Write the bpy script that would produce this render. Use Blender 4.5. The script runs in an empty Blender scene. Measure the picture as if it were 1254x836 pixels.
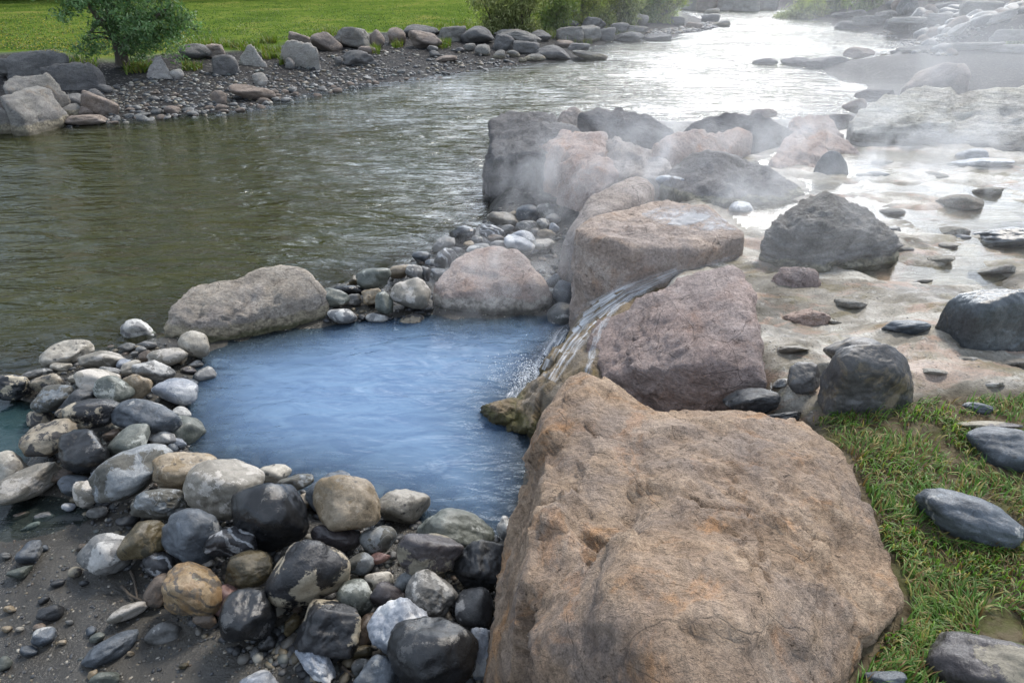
import bpy, bmesh, math, random
import numpy as np
from mathutils import Vector
from mathutils.bvhtree import BVHTree

random.seed(7)
RNG = np.random.default_rng(11)
STEAM = True; SUN_E = 2.7; SKY_S = .15; SKY_CLOUD = 8.0; SKY_GLOW = 68.0; EXPO = 0.45
scene = bpy.context.scene
COL = scene.collection

# ------------------------------------------------------------------ camera
CAM_H = 3.0
TILT = math.radians(28.7)
FOC = 836.0                     # focal length in photo pixels (1254 wide)
ST, CT = math.sin(TILT), math.cos(TILT)
RIGHT = np.array([1.0, 0, 0]); UP = np.array([0, ST, CT]); FWD = np.array([0, CT, -ST])
EYE = np.array([0, 0, CAM_H])

def ray(px, py):
    px = np.asarray(px, float); py = np.asarray(py, float)
    u = (px - 627) / FOC; v = -(py - 418) / FOC
    return FWD + u[..., None] * RIGHT + v[..., None] * UP

def P(px, py, z=0.0):
    """the place at height z that the photograph shows at (px, py)"""
    d = ray(px, py)
    t = (np.asarray(z, float) - CAM_H) / np.minimum(d[..., 2], -0.012)
    return EYE + d * t[..., None]

cam_data = bpy.data.cameras.new('camera'); cam = bpy.data.objects.new('camera', cam_data)
COL.objects.link(cam)
cam_data.sensor_width = 36; cam_data.lens = 24.0; cam_data.clip_start = 0.05; cam_data.clip_end = 2000
cam.location = EYE; cam.rotation_euler = (math.pi / 2 - TILT, 0, 0)
scene.camera = cam

# ------------------------------------------------------------------ noise
_perm = RNG.permutation(256); _perm = np.concatenate([_perm, _perm, _perm])
_g = RNG.normal(size=(256, 3)); _g /= np.linalg.norm(_g, axis=1)[:, None]
def perlin(p):
    i = np.floor(p).astype(int); f = p - i; i &= 255
    w = f * f * f * (f * (f * 6 - 15) + 10)
    out = 0
    for dx in (0, 1):
        wx = w[:, 0] if dx else 1 - w[:, 0]
        for dy in (0, 1):
            wy = w[:, 1] if dy else 1 - w[:, 1]
            for dz in (0, 1):
                wz = w[:, 2] if dz else 1 - w[:, 2]
                h = _perm[_perm[_perm[(i[:, 0] + dx) & 255] + ((i[:, 1] + dy) & 255)] + ((i[:, 2] + dz) & 255)]
                g = _g[h]
                out = out + wx * wy * wz * (g[:, 0] * (f[:, 0] - dx) + g[:, 1] * (f[:, 1] - dy) + g[:, 2] * (f[:, 2] - dz))
    return out * 1.5
def fbm(p, octv=4, gain=.5, ridged=False):
    a, s, out = 1.0, 1.0, 0
    for k in range(octv):
        n = perlin(p * s + 17.3 * k)
        if ridged: n = 1 - 2 * np.abs(n)
        out = out + a * n; a *= gain; s *= 2.03
    return out

# ------------------------------------------------------------------ mesh helpers
def mesh_from(name, v, f, mat=None, smooth=True):
    m = bpy.data.meshes.new(name)
    v = np.asarray(v, np.float32); 
    if isinstance(f, np.ndarray):
        n, k = f.shape
        m.vertices.add(len(v)); m.vertices.foreach_set('co', v.ravel())
        m.loops.add(n * k); m.loops.foreach_set('vertex_index', f.astype(np.int32).ravel())
        m.polygons.add(n); m.polygons.foreach_set('loop_start', np.arange(0, n * k, k, dtype=np.int32))
        m.polygons.foreach_set('loop_total', np.full(n, k, np.int32))
        m.update(calc_edges=True); m.validate()
    else:
        m.from_pydata([tuple(x) for x in v], [], f)
    m.polygons.foreach_set('use_smooth', np.full(len(m.polygons), smooth))
    if mat: m.materials.append(mat)
    m.update()
    return m
def link(name, mesh, parent=None, loc=None):
    o = bpy.data.objects.new(name, mesh); COL.objects.link(o)
    if parent is not None: o.parent = parent
    if loc is not None: o.location = loc
    return o
def tag(o, label=None, cat=None, group=None, kind=None):
    if label: o['label'] = label
    if cat: o['category'] = cat
    if group: o['group'] = group
    if kind: o['kind'] = kind
    return o
def attr(mesh, name, val, typ='FLOAT'):
    a = mesh.attributes.new(name, typ, 'POINT')
    a.data.foreach_set('value' if typ == 'FLOAT' else 'color', np.asarray(val, np.float32).ravel())

_ico = {}
def ico(n):
    if n not in _ico:
        bm = bmesh.new(); bmesh.ops.create_icosphere(bm, subdivisions=n, radius=1)
        v = np.array([x.co[:] for x in bm.verts]); v /= np.linalg.norm(v, axis=1)[:, None]
        f = np.array([[q.index for q in x.verts] for x in bm.faces])
        e = np.array([[q.index for q in x.verts] for x in bm.edges]); bm.free()
        deg = np.bincount(e.ravel(), minlength=len(v)).astype(float)
        _ico[n] = (v, f, e, deg)
    return _ico[n]
def smooth_r(r, n, it):
    v, f, e, deg = ico(n)
    for _ in range(it):
        s = np.bincount(e[:, 0], r[e[:, 1]], len(v)) + np.bincount(e[:, 1], r[e[:, 0]], len(v))
        r = .5 * r + .5 * s / deg
    return r

# ------------------------------------------------------------------ ground plan
def poly(pts, z=0.0):
    a = np.array(pts, float); return P(a[:, 0], a[:, 1], z)[:, :2]
def sdist(q, pg):
    """signed distance of points q to polygon pg (negative inside)"""
    d2 = np.full(len(q), 1e18); ins = np.zeros(len(q), bool)
    n = len(pg)
    for i in range(n):
        a, b = pg[i], pg[(i + 1) % n]; ab = b - a
        t = np.clip(((q - a) @ ab) / max(ab @ ab, 1e-12), 0, 1)
        dd = q - a - t[:, None] * ab
        d2 = np.minimum(d2, (dd ** 2).sum(1))
        c = (a[1] > q[:, 1]) != (b[1] > q[:, 1])
        if abs(ab[1]) > 1e-12:
            ins ^= c & (q[:, 0] < ab[0] * (q[:, 1] - a[1]) / ab[1] + a[0])
    d = np.sqrt(d2)
    return np.where(ins, -d, d)

SHORE_L = [(-900, 260), (-300, 195), (0, 162), (85, 157), (150, 150), (300, 138), (370, 120), (470, 105), (600, 86), (700, 76), (742, 72), (730, 60), (760, 52), (826, 48), (850, 42), (886, 36), (875, 25), (838, 12)]
NEAR = [(-900, 520), (-300, 478), (0, 458), (60, 442), (140, 432), (180, 410), (200, 402), (390, 350), (430, 345), (500, 322), (560, 290), (600, 268), (612, 240), (600, 200), (640, 165), (720, 150), (850, 150), (960, 150), (1040, 130), (1078, 106), (1040, 97), (1000, 88), (985, 80), (1060, 72), (1090, 64), (1120, 50), (1050, 36), (1000, 22), (955, 12)]
LANDPX = np.array(NEAR)
RIVER = poly(SHORE_L + NEAR[::-1], 0)
POOL = poly([(235, 432), (330, 412), (400, 394), (450, 385), (530, 381), (560, 388), (660, 384), (690, 376), (720, 372), (700, 420), (668, 470), (640, 500), (655, 540), (660, 600), (640, 668), (560, 664), (520, 650), (490, 640), (430, 625), (370, 608), (330, 600), (290, 592), (225, 565), (210, 520), (200, 500), (222, 470)], .06)
TEAL = poly([(-90, 500), (10, 490), (44, 508), (38, 532), (10, 552), (-90, 575)], .06)
SHAL = poly([(-150, 625), (0, 604), (60, 606), (130, 612), (152, 636), (100, 652), (0, 662), (-150, 680)], .06)
MUD = poly([(-600, 680), (-150, 672), (100, 660), (170, 700), (260, 795), (330, 836), (380, 1150), (-700, 1150)], .1)
BERM = poly([(-300, 470), (0, 468), (60, 445), (180, 415), (240, 430), (205, 500), (225, 575), (370, 618), (430, 635), (620, 680), (630, 900), (560, 1100), (400, 900), (250, 780), (150, 680), (90, 600), (40, 560), (52, 500), (-100, 490)], .1)
BERM2 = poly([(395, 352), (440, 340), (560, 285), (620, 252), (690, 250), (700, 340), (690, 374), (540, 382), (400, 394)], .1)
FLAT = poly([(905, 318), (925, 300), (880, 252), (840, 232), (960, 172), (1050, 165), (1700, 168), (1700, 520), (1130, 490), (1000, 515), (930, 500), (938, 470)], .75)
JETTY = poly([(610, 236), (604, 190), (700, 156), (850, 156), (1000, 150), (1060, 160), (960, 175), (840, 235), (700, 335), (694, 262)], .3)
GRASS = poly([(985, 514), (1130, 488), (1800, 470), (1800, 1500), (620, 1500), (640, 1100), (940, 900), (1040, 740), (1000, 600)], .86)
UNDER = poly([(850, 512), (900, 508), (940, 560), (980, 700), (900, 900), (640, 1000), (650, 560), (720, 475)], .4)
BAR = poly([(1000, 88), (1040, 97), (1080, 106), (1062, 160), (1700, 170), (1700, 66), (1060, 70), (1005, 80)], .25)
LAWN = poly([(-900, 70), (0, 66), (60, 62), (120, 73), (160, 71), (230, 61), (330, 58), (400, 45), (470, 41), (575, 37), (700, 27), (830, 17), (838, -6), (-900, -14)], .6)
RSLOPE = poly([(1100, 60), (1700, 66), (1700, -30), (1100, -26), (960, 2), (955, 11), (1000, 21), (1050, 35), (1120, 49)], .3)
_lb = P(np.array([x for x, y in SHORE_L], float), np.array([y for x, y in SHORE_L], float), 0)[:, :2]
LBANK = np.vstack([_lb, [[30, 140], [-30, 220], [-200, 220], [-220, 20], [-60, 5]]])
FAR = np.vstack([P(np.array([838., 955.]), np.array([12., 12.]), 0)[:, :2], [[60, 130], [40, 220], [5, 220]]])
def sstep(a, b, x):
    t = np.clip((x - a) / (b - a), 0, 1); return t * t * (3 - 2 * t)

def ground_full(q):
    q = np.asarray(q, float)
    dist = np.hypot(q[:, 0], q[:, 1]); s = .05 + .010 * dist
    sr = sdist(q, RIVER)
    lz = .30 * sstep(0, 5.5, sr) + .22 * sstep(5, 8, sr) + .012 * np.maximum(dist - 22, 0) * sstep(1, 6, sr)
    zones = [('river', sr, -.12 - .55 * sstep(0, 1.4, -sr)), ('pool', sdist(q, POOL), None), ('teal', sdist(q, TEAL), -.3),
             ('shal', sdist(q, SHAL), .035), ('mud', sdist(q, MUD), .10), ('berm', sdist(q, BERM), .11), ('berm', sdist(q, BERM2), .10),
             ('flat', sdist(q, FLAT), .75), ('jetty', sdist(q, JETTY), .30), ('grass', sdist(q, GRASS), .86), ('berm', sdist(q, UNDER), .40),
             ('bar', sdist(q, BAR), .06 + .30 * sstep(0, 2.2, sr)), ('slope', sdist(q, RSLOPE), .05 + .36 * np.clip(sr, 0, 14)), ('lbank', sdist(q, LBANK), lz),
             ('slope', sdist(q, FAR), .05 + .12 * np.clip(sr, 0, 30))]
    W = {}; tot = 0; z = 0
    for name, sd, target in zones:
        if name == 'pool':
            target = .06 - .55 * sstep(-.05, 1.1, -sd)
        w = np.exp(-np.clip(sd, -2 * s, 40 * s) / s)
        tot = tot + w; z = z + w * target
        W[name] = W.get(name, 0) + w
    for k in W: W[k] = W[k] / tot
    z = z / tot
    p3 = np.c_[q, np.zeros(len(q))]
    z = z + .012 * fbm(p3 * 3.1, 4) * (1 + .04 * dist) + .004 * fbm(p3 * 21, 2)
    # the terrace: shallow ripples, rims and dips in the mineral crust
    s_ = 3.4 * fbm(p3 * np.array([.85, 1.25, 1]) + 3, 5, .55); fr = s_ - np.floor(s_)
    rel = .026 * (np.floor(s_) + .35 * fr + .65 * sstep(.55, .95, fr) - .3) + .010 * fbm(p3 * np.array([4, 6, 1]) + 9, 4)
    z = z + W['flat'] * (rel + .002 + .088 * sstep(7.4, 4.6, dist) + .011 * fbm(p3 * 9, 3))
    return z, W, sr
def ground(x, y):
    z, W, sr = ground_full(np.array([[x, y]], float)); return float(z[0])
# ------------------------------------------------------------------ materials
class NT:
    """small node-tree builder"""
    def __init__(s, name, world=False):
        if world: s.m = world
        else: s.m = bpy.data.materials.new(name)
        s.m.use_nodes = True; s.t = s.m.node_tree; s.t.nodes.clear()
    def n(s, typ, **kw):
        o = s.t.nodes.new(typ)
        for k, v in kw.items(): setattr(o, k, v)
        return o
    def l(s, a, b): s.t.links.new(a, b)
    def val(s, sock, v):
        if hasattr(v, 'is_output'): s.l(v, sock)
        else:
            if isinstance(v, (tuple, list)) and len(v) == 3 and sock.type == 'RGBA': v = (*v, 1)
            sock.default_value = v
    def math(s, op, a, b=0.5, c=None, clamp=False):
        o = s.n('ShaderNodeMath', operation=op, use_clamp=clamp)
        s.val(o.inputs[0], a); s.val(o.inputs[1], b)
        if c is not None: s.val(o.inputs[2], c)
        return o.outputs[0]
    def vmath(s, op, a, b=(0, 0, 0)):
        o = s.n('ShaderNodeVectorMath', operation=op); s.val(o.inputs[0], a); s.val(o.inputs[1], b)
        return o.outputs['Value'] if op in ('LENGTH', 'DOT_PRODUCT') else o.outputs[0]
    def noise(s, vec, scale, detail=4, rough=.55, dist=0.0):
        o = s.n('ShaderNodeTexNoise'); s.val(o.inputs['Vector'], vec)
        o.inputs['Scale'].default_value = scale; o.inputs['Detail'].default_value = detail
        o.inputs['Roughness'].default_value = rough; o.inputs['Distortion'].default_value = dist
        return o.outputs['Fac']
    def ncol(s, vec, scale, detail=3):
        o = s.n('ShaderNodeTexNoise'); s.val(o.inputs['Vector'], vec)
        o.inputs['Scale'].default_value = scale; o.inputs['Detail'].default_value = detail
        return o.outputs['Color']
    def voro(s, vec, scale, feature='F1', out='Distance'):
        o = s.n('ShaderNodeTexVoronoi', feature=feature); s.val(o.inputs['Vector'], vec); o.inputs['Scale'].default_value = scale
        return o.outputs[out]
    def rng(s, v, a, b, c=0.0, d=1.0, smooth=True):
        o = s.n('ShaderNodeMapRange', interpolation_type='SMOOTHSTEP' if smooth else 'LINEAR')
        s.val(o.inputs['Value'], v); o.inputs['From Min'].default_value = a; o.inputs['From Max'].default_value = b
        s.val(o.inputs['To Min'], c); s.val(o.inputs['To Max'], d)
        return o.outputs['Result']
    def mix(s, f, a, b, mode='MIX'):
        o = s.n('ShaderNodeMix', data_type='RGBA', blend_type=mode); s.val(o.inputs[0], f)
        s.val(o.inputs[6], a); s.val(o.inputs[7], b); return o.outputs[2]
    def ramp(s, f, stops):
        o = s.n('ShaderNodeValToRGB'); s.val(o.inputs[0], f); e = o.color_ramp.elements
        while len(e) < len(stops): e.new(.5)
        for q, (p, c) in zip(e, stops): q.position = p; q.color = (*c, 1)
        return o.outputs[0]
    def attr(s, name, out='Fac', typ='GEOMETRY'):
        o = s.n('ShaderNodeAttribute', attribute_type=typ, attribute_name=name); return o.outputs[out]
    def bump(s, h, strength=.5, dist=.02, normal=None):
        o = s.n('ShaderNodeBump'); o.inputs['Strength'].default_value = strength; o.inputs['Distance'].default_value = dist
        s.l(h, o.inputs['Height'])
        if normal is not None: s.l(normal, o.inputs['Normal'])
        return o.outputs[0]
    def princ(s, col, rough=.7, normal=None, spec=.5, **kw):
        o = s.n('ShaderNodeBsdfPrincipled'); s.val(o.inputs['Base Color'], col); s.val(o.inputs['Roughness'], rough)
        s.val(o.inputs['Specular IOR Level'], spec)
        for k, v in kw.items(): s.val(o.inputs[k], v)
        if normal is not None: s.l(normal, o.inputs['Normal'])
        return o.outputs[0]
    def out(s, surf=None, vol=None):
        o = s.n('ShaderNodeOutputMaterial')
        if surf is not None: s.l(surf, o.inputs['Surface'])
        if vol is not None: s.l(vol, o.inputs['Volume'])
        return s.m
    def coords(s, stretch=None):
        tc = s.n('ShaderNodeTexCoord'); oi = s.n('ShaderNodeObjectInfo')
        off = s.vmath('MULTIPLY', oi.outputs['Location'], (13.7, 9.1, 5.3))
        v = s.vmath('ADD', tc.outputs['Object'], off)
        if stretch: v = s.vmath('MULTIPLY', v, stretch)
        return v, oi

def mul(c, k): return tuple(x * k for x in c)

def mat_rock(name, cols, stain, stain_amt=.35, rough=.85, scale=1.0, speck=.35, bump=.9, strata=None, water=None, wcol=(.30, .26, .19), moss=None, crack=.5, spec=.3, wspan=.09, terr=1.0):
    """weathered boulder: three tones, stains, grain, cracks; water = (level, span) gives the mineral line it left"""
    t = NT(name); v, oi = t.coords()
    geo = t.n('ShaderNodeNewGeometry')
    vs = t.vmath('MULTIPLY', v, strata) if strata else v
    big = t.noise(vs, 1.5 * scale, 7, .62, .6)
    med = t.noise(vs, 6.5 * scale, 8, .68, .3)
    fine = t.noise(v, 42 * scale, 6, .7)
    grit = t.noise(v, 170, 3, .7)
    col = t.ramp(t.math('ADD', t.math('MULTIPLY', big, .6), t.math('MULTIPLY', med, .4)), [(.36, cols[0]), (.5, cols[1]), (.64, cols[2])])
    sm = t.math('MULTIPLY', t.rng(t.noise(v, 2.6 * scale, 9, .7, 1.2), .52, .66), stain_amt)
    col = t.mix(sm, col, stain)
    dk = t.math('MULTIPLY', t.rng(t.noise(v, 9 * scale, 8, .75), .56, .70), .55)
    col = t.mix(dk, col, mul(cols[0], .38))
    lt = t.math('MULTIPLY', t.rng(t.noise(t.vmath('ADD', v, (5, 3, 1)), 12 * scale, 8, .75), .58, .72), .4)
    col = t.mix(lt, col, mul(cols[2], 1.35))
    hue = t.rng(t.noise(t.vmath('ADD', v, (2, 8, 4)), 1.3 * scale, 6, .65, .8), .44, .62)
    lum = t.math('MULTIPLY', sum(cols[1]) / 3, 1.0)
    col = t.mix(t.math('MULTIPLY', hue, .36), col, (sum(cols[1]) / 3 * .92, sum(cols[1]) / 3 * .86, sum(cols[1]) / 3 * .86))
    pit = t.rng(t.noise(vs, 24 * scale, 5, .75, .4), .60, .68)
    pit = t.math('MULTIPLY', pit, t.rng(t.noise(v, 3.4 * scale, 4), .42, .60))
    col = t.mix(t.math('MULTIPLY', pit, .75), col, mul(cols[0], .30))
    g = t.rng(t.math('ADD', t.math('MULTIPLY', fine, .5), t.math('MULTIPLY', grit, .5)), .34, .66, 1 - speck * 1.5, 1 + speck * 1.15, smooth=False)
    col = t.mix(1.0, col, t.comb(g), 'MULTIPLY')
    wv = t.vmath('ADD', vs, t.vmath('MULTIPLY', t.ncol(v, 3.0 * scale, 5), (.22, .22, .22)))
    edge = t.voro(wv, 2.1 * scale, 'DISTANCE_TO_EDGE')
    cmask = t.math('MULTIPLY', t.rng(edge, .0, .011, 1, 0), t.rng(t.noise(v, 1.9 * scale, 3), .46, .56))
    cmask = t.math('MULTIPLY', cmask, crack)
    col = t.mix(t.math('MULTIPLY', cmask, .75), col, mul(cols[0], .2))
    tv0 = t.vmath('ADD', t.vmath('MULTIPLY', vs, (1, 1.9, 1.3)), t.vmath('MULTIPLY', t.ncol(v, 9 * scale, 3), (.06, .06, .06)))
    tf0 = t.math('FRACT', t.math('MULTIPLY', t.noise(tv0, 7 * scale, 6, .62), 7.0))
    chip = t.math('MULTIPLY', t.math('MULTIPLY', t.rng(tf0, .0, .2, 1, 0), t.rng(t.noise(v, 4 * scale, 4), .46, .60)), .55 * terr)
    col = t.mix(chip, col, mul(cols[0], .42))
    rg = rough
    if water is not None:
        z = t.n('ShaderNodeSeparateXYZ'); t.l(geo.outputs['Position'], z.inputs[0])
        zz = t.math('ADD', z.outputs['Z'], t.math('MULTIPLY', t.math('SUBTRACT', t.noise(v, 7, 6, .65), .5), .14))
        wl = t.rng(zz, water + wspan * .75, water + wspan, 1, 0)
        wc = t.mix(t.rng(t.noise(v, 22, 6, .7), .42, .6), wcol, mul(wcol, .45))
        col = t.mix(t.math('MULTIPLY', wl, .8), col, wc)
        dkl = t.rng(zz, water + wspan * .2, water + wspan * .5, 1, 0)
        col = t.mix(t.math('MULTIPLY', dkl, .8), col, moss if moss else mul(wcol, .22))
        rg = t.rng(dkl, 0, 1, rough, .35)
    tv = t.vmath('ADD', t.vmath('MULTIPLY', vs, (1, 1.9, 1.3)), t.vmath('MULTIPLY', t.ncol(v, 9 * scale, 3), (.06, .06, .06)))
    tn = t.math('MULTIPLY', t.noise(tv, 7 * scale, 6, .62), 7.0)
    tf = t.math('FRACT', tn); ter = t.math('MULTIPLY', t.math('ADD', t.math('SUBTRACT', tn, tf), t.rng(tf, 0, .3)), .085)
    ms = t.math('ADD', t.math('MULTIPLY', med, .55), t.math('MULTIPLY', fine, .22)); ms = t.math('ADD', ms, t.math('MULTIPLY', ter, terr))
    ms = t.math('ADD', ms, t.math('MULTIPLY', grit, .10)); ms = t.math('SUBTRACT', ms, t.math('MULTIPLY', pit, .22))
    ms = t.math('SUBTRACT', ms, t.math('MULTIPLY', cmask, .35))
    nm = t.bump(ms, bump, .085 / scale)
    return t.out(t.princ(col, rg, nm, spec))
def _comb(self, g):
    o = self.n('ShaderNodeCombineXYZ')
    for i in range(3): self.l(g, o.inputs[i])
    return o.outputs[0]
NT.comb = _comb

def mat_stone(name, base, alt, patch=None, pamt=.5, rough=.45, spots=None, samt=.0, pscale=7, bands=False, bump=.25, wear=.25):
    """river cobble: soft mottling, crust patches, spots, a wet sheen that comes and goes"""
    t = NT(name); v, oi = t.coords()
    rnd = oi.outputs['Random']
    base = mul(base, .56); alt = mul(alt, .64)
    a = t.noise(v, 5, 7, .66, .7); b = t.noise(v, 22, 7, .75, .3); c = t.noise(v, 120, 4, .75)
    col = t.mix(t.rng(t.math('ADD', a, t.math('MULTIPLY', t.math('SUBTRACT', b, .5), .4)), .38, .62), base, alt)
    if bands:
        w = t.n('ShaderNodeTexWave', wave_type='BANDS', bands_direction='DIAGONAL'); t.l(v, w.inputs['Vector'])
        w.inputs['Scale'].default_value = 5; w.inputs['Distortion'].default_value = 13; w.inputs['Detail'].default_value = 4; w.inputs['Detail Scale'].default_value = 1.2
        col = t.mix(t.math('MULTIPLY', t.rng(w.outputs['Fac'], .70, .84), t.rng(a, .40, .56, .15, .85)), col, bands)
    h = a
    if patch is not None:
        pn = t.math('ADD', t.noise(v, pscale, 2, .5, .4), t.math('MULTIPLY', t.math('SUBTRACT', t.noise(v, pscale * 6, 7, .78), .5), .50))
        th = 1 - pamt
        pm = t.rng(t.math('ADD', pn, t.math('MULTIPLY', t.math('SUBTRACT', rnd, .5), .05)), .22 + .5 * th, .25 + .5 * th)
        col = t.mix(pm, col, t.mix(t.rng(b, .35, .65), patch, mul(patch, .72)))
        h = t.math('ADD', h, t.math('MULTIPLY', pm, .06))
    if spots is not None:
        d = t.voro(t.vmath('ADD', v, t.vmath('MULTIPLY', t.ncol(v, 14), (.06, .06, .06))), 17)
        sm = t.math('MULTIPLY', t.rng(d, .16, .26, 1, 0), t.rng(t.noise(v, 6, 3), .6 - samt * .3, .68 - samt * .3))
        col = t.mix(sm, col, spots)
    st = t.math('MULTIPLY', t.rng(t.noise(t.vmath('ADD', v, (3, 1, 6)), 8, 8, .72, 1.0), .56, .68), .5)
    col = t.mix(st, col, mul(base, .35))
    lc = t.math('MULTIPLY', t.rng(t.noise(t.vmath('ADD', v, (9, 4, 2)), 13, 8, .75, .6), .60, .68), .45)
    col = t.mix(lc, col, tuple(min(.34, x * 2.2 + .02) for x in alt))
    ve = t.voro(t.vmath('ADD', v, t.vmath('MULTIPLY', t.ncol(v, 4), (.3, .3, .3))), 3.2, 'DISTANCE_TO_EDGE')
    col = t.mix(t.math('MULTIPLY', t.rng(ve, .0, .012, 1, 0), .28), col, mul(alt, 1.9))
    g = t.rng(t.math('ADD', t.math('MULTIPLY', b, .5), t.math('MULTIPLY', c, .5)), .32, .68, 1 - wear * 1.6, 1 + wear * 1.4, smooth=False)
    col = t.mix(1.0, col, t.comb(g), 'MULTIPLY')
    tint = t.rng(rnd, 0, 1, .8, 1.22, smooth=False)
    col = t.mix(1.0, col, t.comb(tint), 'MULTIPLY')
    rg = t.math('ADD', max(rough - .12, .2), t.math('MULTIPLY', t.math('SUBTRACT', t.noise(v, 9, 5, .65), .5), .5), clamp=True)
    if patch is not None: rg = t.math('ADD', rg, t.math('MULTIPLY', pm, .3), clamp=True)
    hh = t.math('ADD', h, t.math('MULTIPLY', b, .5)); hh = t.math('ADD', hh, t.math('MULTIPLY', c, .16))
    return t.out(t.princ(col, rg, t.bump(hh, bump * 2.2, .024), .5))

M = {}
cream = (.40, .34, .25)
M['blk'] = mat_stone('black_cobble', (.014, .015, .017), (.028, .029, .031), rough=.30, patch=(.07, .07, .07), pamt=.10, wear=.2, bump=.16)
M['blkc'] = mat_stone('crusted_black_cobble', (.020, .021, .024), (.040, .040, .043), patch=(.33, .285, .21), pamt=.31, rough=.42, pscale=6)
M['chc'] = mat_stone('charcoal_cobble', (.035, .037, .041), (.062, .064, .068), rough=.55, patch=(.22, .22, .22), pamt=.16)
M['slt'] = mat_stone('slate_cobble', (.085, .10, .118), (.13, .148, .17), rough=.55, spots=(.03, .03, .03), samt=.1, patch=(.3, .3, .29), pamt=.12)
M['bgl'] = mat_stone('pale_blue_cobble', (.29, .32, .37), (.41, .43, .47), rough=.5, patch=(.5, .5, .5), pamt=.35)
M['gry'] = mat_stone('grey_cobble', (.145, .145, .138), (.215, .21, .20), rough=.55, patch=(.38, .37, .35), pamt=.3)
M['grn'] = mat_stone('green_grey_cobble', (.105, .118, .098), (.175, .185, .16), rough=.5, patch=(.33, .34, .31), pamt=.24)
M['tan'] = mat_stone('tan_cobble', (.29, .225, .145), (.38, .31, .22), rough=.55, spots=(.05, .04, .03), samt=.35, patch=(.2, .15, .09), pamt=.28)
M['tgr'] = mat_stone('tan_grey_cobble', (.25, .225, .18), (.33, .30, .25), rough=.6, patch=(.40, .37, .33), pamt=.35)
M['crm'] = mat_stone('cream_cobble', (.40, .36, .29), (.50, .46, .39), rough=.6, spots=(.06, .055, .05), samt=.6, patch=(.22, .20, .17), pamt=.2)
M['wht'] = mat_stone('whitish_cobble', (.48, .47, .44), (.58, .57, .54), rough=.55, patch=(.17, .17, .17), pamt=.36, pscale=9)
M['mot'] = mat_stone('mottled_cobble', (.32, .26, .18), (.40, .34, .25), rough=.55, patch=(.05, .047, .045), pamt=.41, pscale=9)
M['olv'] = mat_stone('olive_cobble', (.10, .078, .040), (.155, .125, .07), rough=.42, patch=(.04, .035, .02), pamt=.35)
M['brn'] = mat_stone('brown_cobble', (.13, .095, .07), (.18, .135, .10), rough=.5, patch=(.06, .05, .04), pamt=.3)
M['pnk'] = mat_stone('pink_cobble', (.25, .135, .115), (.31, .19, .165), rough=.5, patch=(.14, .08, .07), pamt=.25)
M['pur'] = mat_stone('purplish_cobble', (.072, .062, .066), (.12, .105, .105), rough=.45, patch=(.27, .24, .18), pamt=.3, pscale=5)
M['org'] = mat_stone('striped_orange_cobble', (.32, .20, .095), (.36, .26, .15), rough=.45, bands=(.055, .05, .045), patch=(.10, .08, .06), pamt=.22)
M['bnd'] = mat_stone('banded_dark_cobble', (.035, .036, .04), (.07, .07, .075), rough=.42, bands=(.38, .39, .40))
M['mix'] = mat_stone('mottled_blue_cobble', (.19, .215, .235), (.29, .30, .30), rough=.5, patch=(.075, .072, .06), pamt=.46, pscale=6)
M['bnk'] = mat_stone('bank_cobble', (.075, .08, .085), (.15, .15, .145), rough=.6, patch=(.26, .25, .23), pamt=.25)  # mottled dark grey for the loose stones of both banks

M['rk_tan'] = mat_rock('sandy_boulder', [(.150, .102, .071), (.305, .216, .146), (.430, .322, .228)], (.44, .22, .085), .55, crack=.22, bump=.9, terr=.8, speck=.36, strata=(1, 1, 1.5))
M['rk_mauve'] = mat_rock('mauve_boulder', [(.215, .165, .145), (.325, .252, .225), (.42, .338, .305)], (.30, .165, .10), .3, strata=(1.6, 1, 2.6), crack=.45, speck=.34)
M['rk_pink'] = mat_rock('pinkish_boulder', [(.23, .18, .157), (.355, .275, .235), (.46, .375, .33)], (.34, .17, .10), .28, water=.06, wcol=(.43, .40, .35), moss=(.06, .058, .05), wspan=.17)
M['rk_buff'] = mat_rock('buff_boulder', [(.235, .205, .17), (.365, .315, .26), (.47, .415, .35)], (.13, .10, .075), .45, water=.06, wcol=(.42, .36, .25), moss=(.045, .05, .018), wspan=.16, strata=(1, 1.3, 1.8))
M['rk_flat'] = mat_rock('flat_topped_boulder', [(.26, .20, .16), (.41, .325, .265), (.53, .45, .385)], (.34, .18, .085), .45, crack=.4)
M['rk_dark'] = mat_rock('dark_boulder', [(.075, .073, .074), (.128, .123, .122), (.195, .187, .182)], (.21, .18, .155), .3, strata=(1, 1, 2.0), water=.0, wcol=(.10, .095, .085), wspan=.10)
M['rk_grey'] = mat_rock('grey_boulder', [(.13, .125, .115), (.215, .205, .19), (.31, .298, .28)], (.06, .056, .052), .4, strata=(.8, .8, 3.6), water=.75, wcol=(.36, .33, .24), moss=(.10, .085, .035), wspan=.12)
M['rk_gsmooth'] = mat_rock('smooth_grey_boulder', [(.205, .175, .153), (.315, .268, .235), (.41, .36, .322)], (.30, .24, .19), .3, bump=.6)
M['rk_pit'] = mat_rock('pitted_boulder', [(.13, .125, .12), (.22, .21, .205), (.33, .32, .31)], (.10, .095, .09), .4, scale=1.6, bump=1.1, water=.75, wcol=(.3, .28, .2), wspan=.08)
M['rk_crust'] = mat_rock('crusted_stone', [(.17, .155, .125), (.28, .26, .215), (.42, .40, .355)], (.30, .20, .14), .4)
M['rk_rust'] = mat_rock('rusty_pink_boulder', [(.26, .185, .155), (.38, .28, .235), (.48, .38, .325)], (.40, .19, .085), .5)
M['rk_sinter'] = mat_rock('pale_sinter_ledge', [(.38, .36, .31), (.56, .54, .48), (.66, .64, .58)], (.16, .15, .13), .5, strata=(.5, .5, 5.0), bump=1.1, water=.75, wcol=(.20, .19, .165), wspan=.2)
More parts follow.
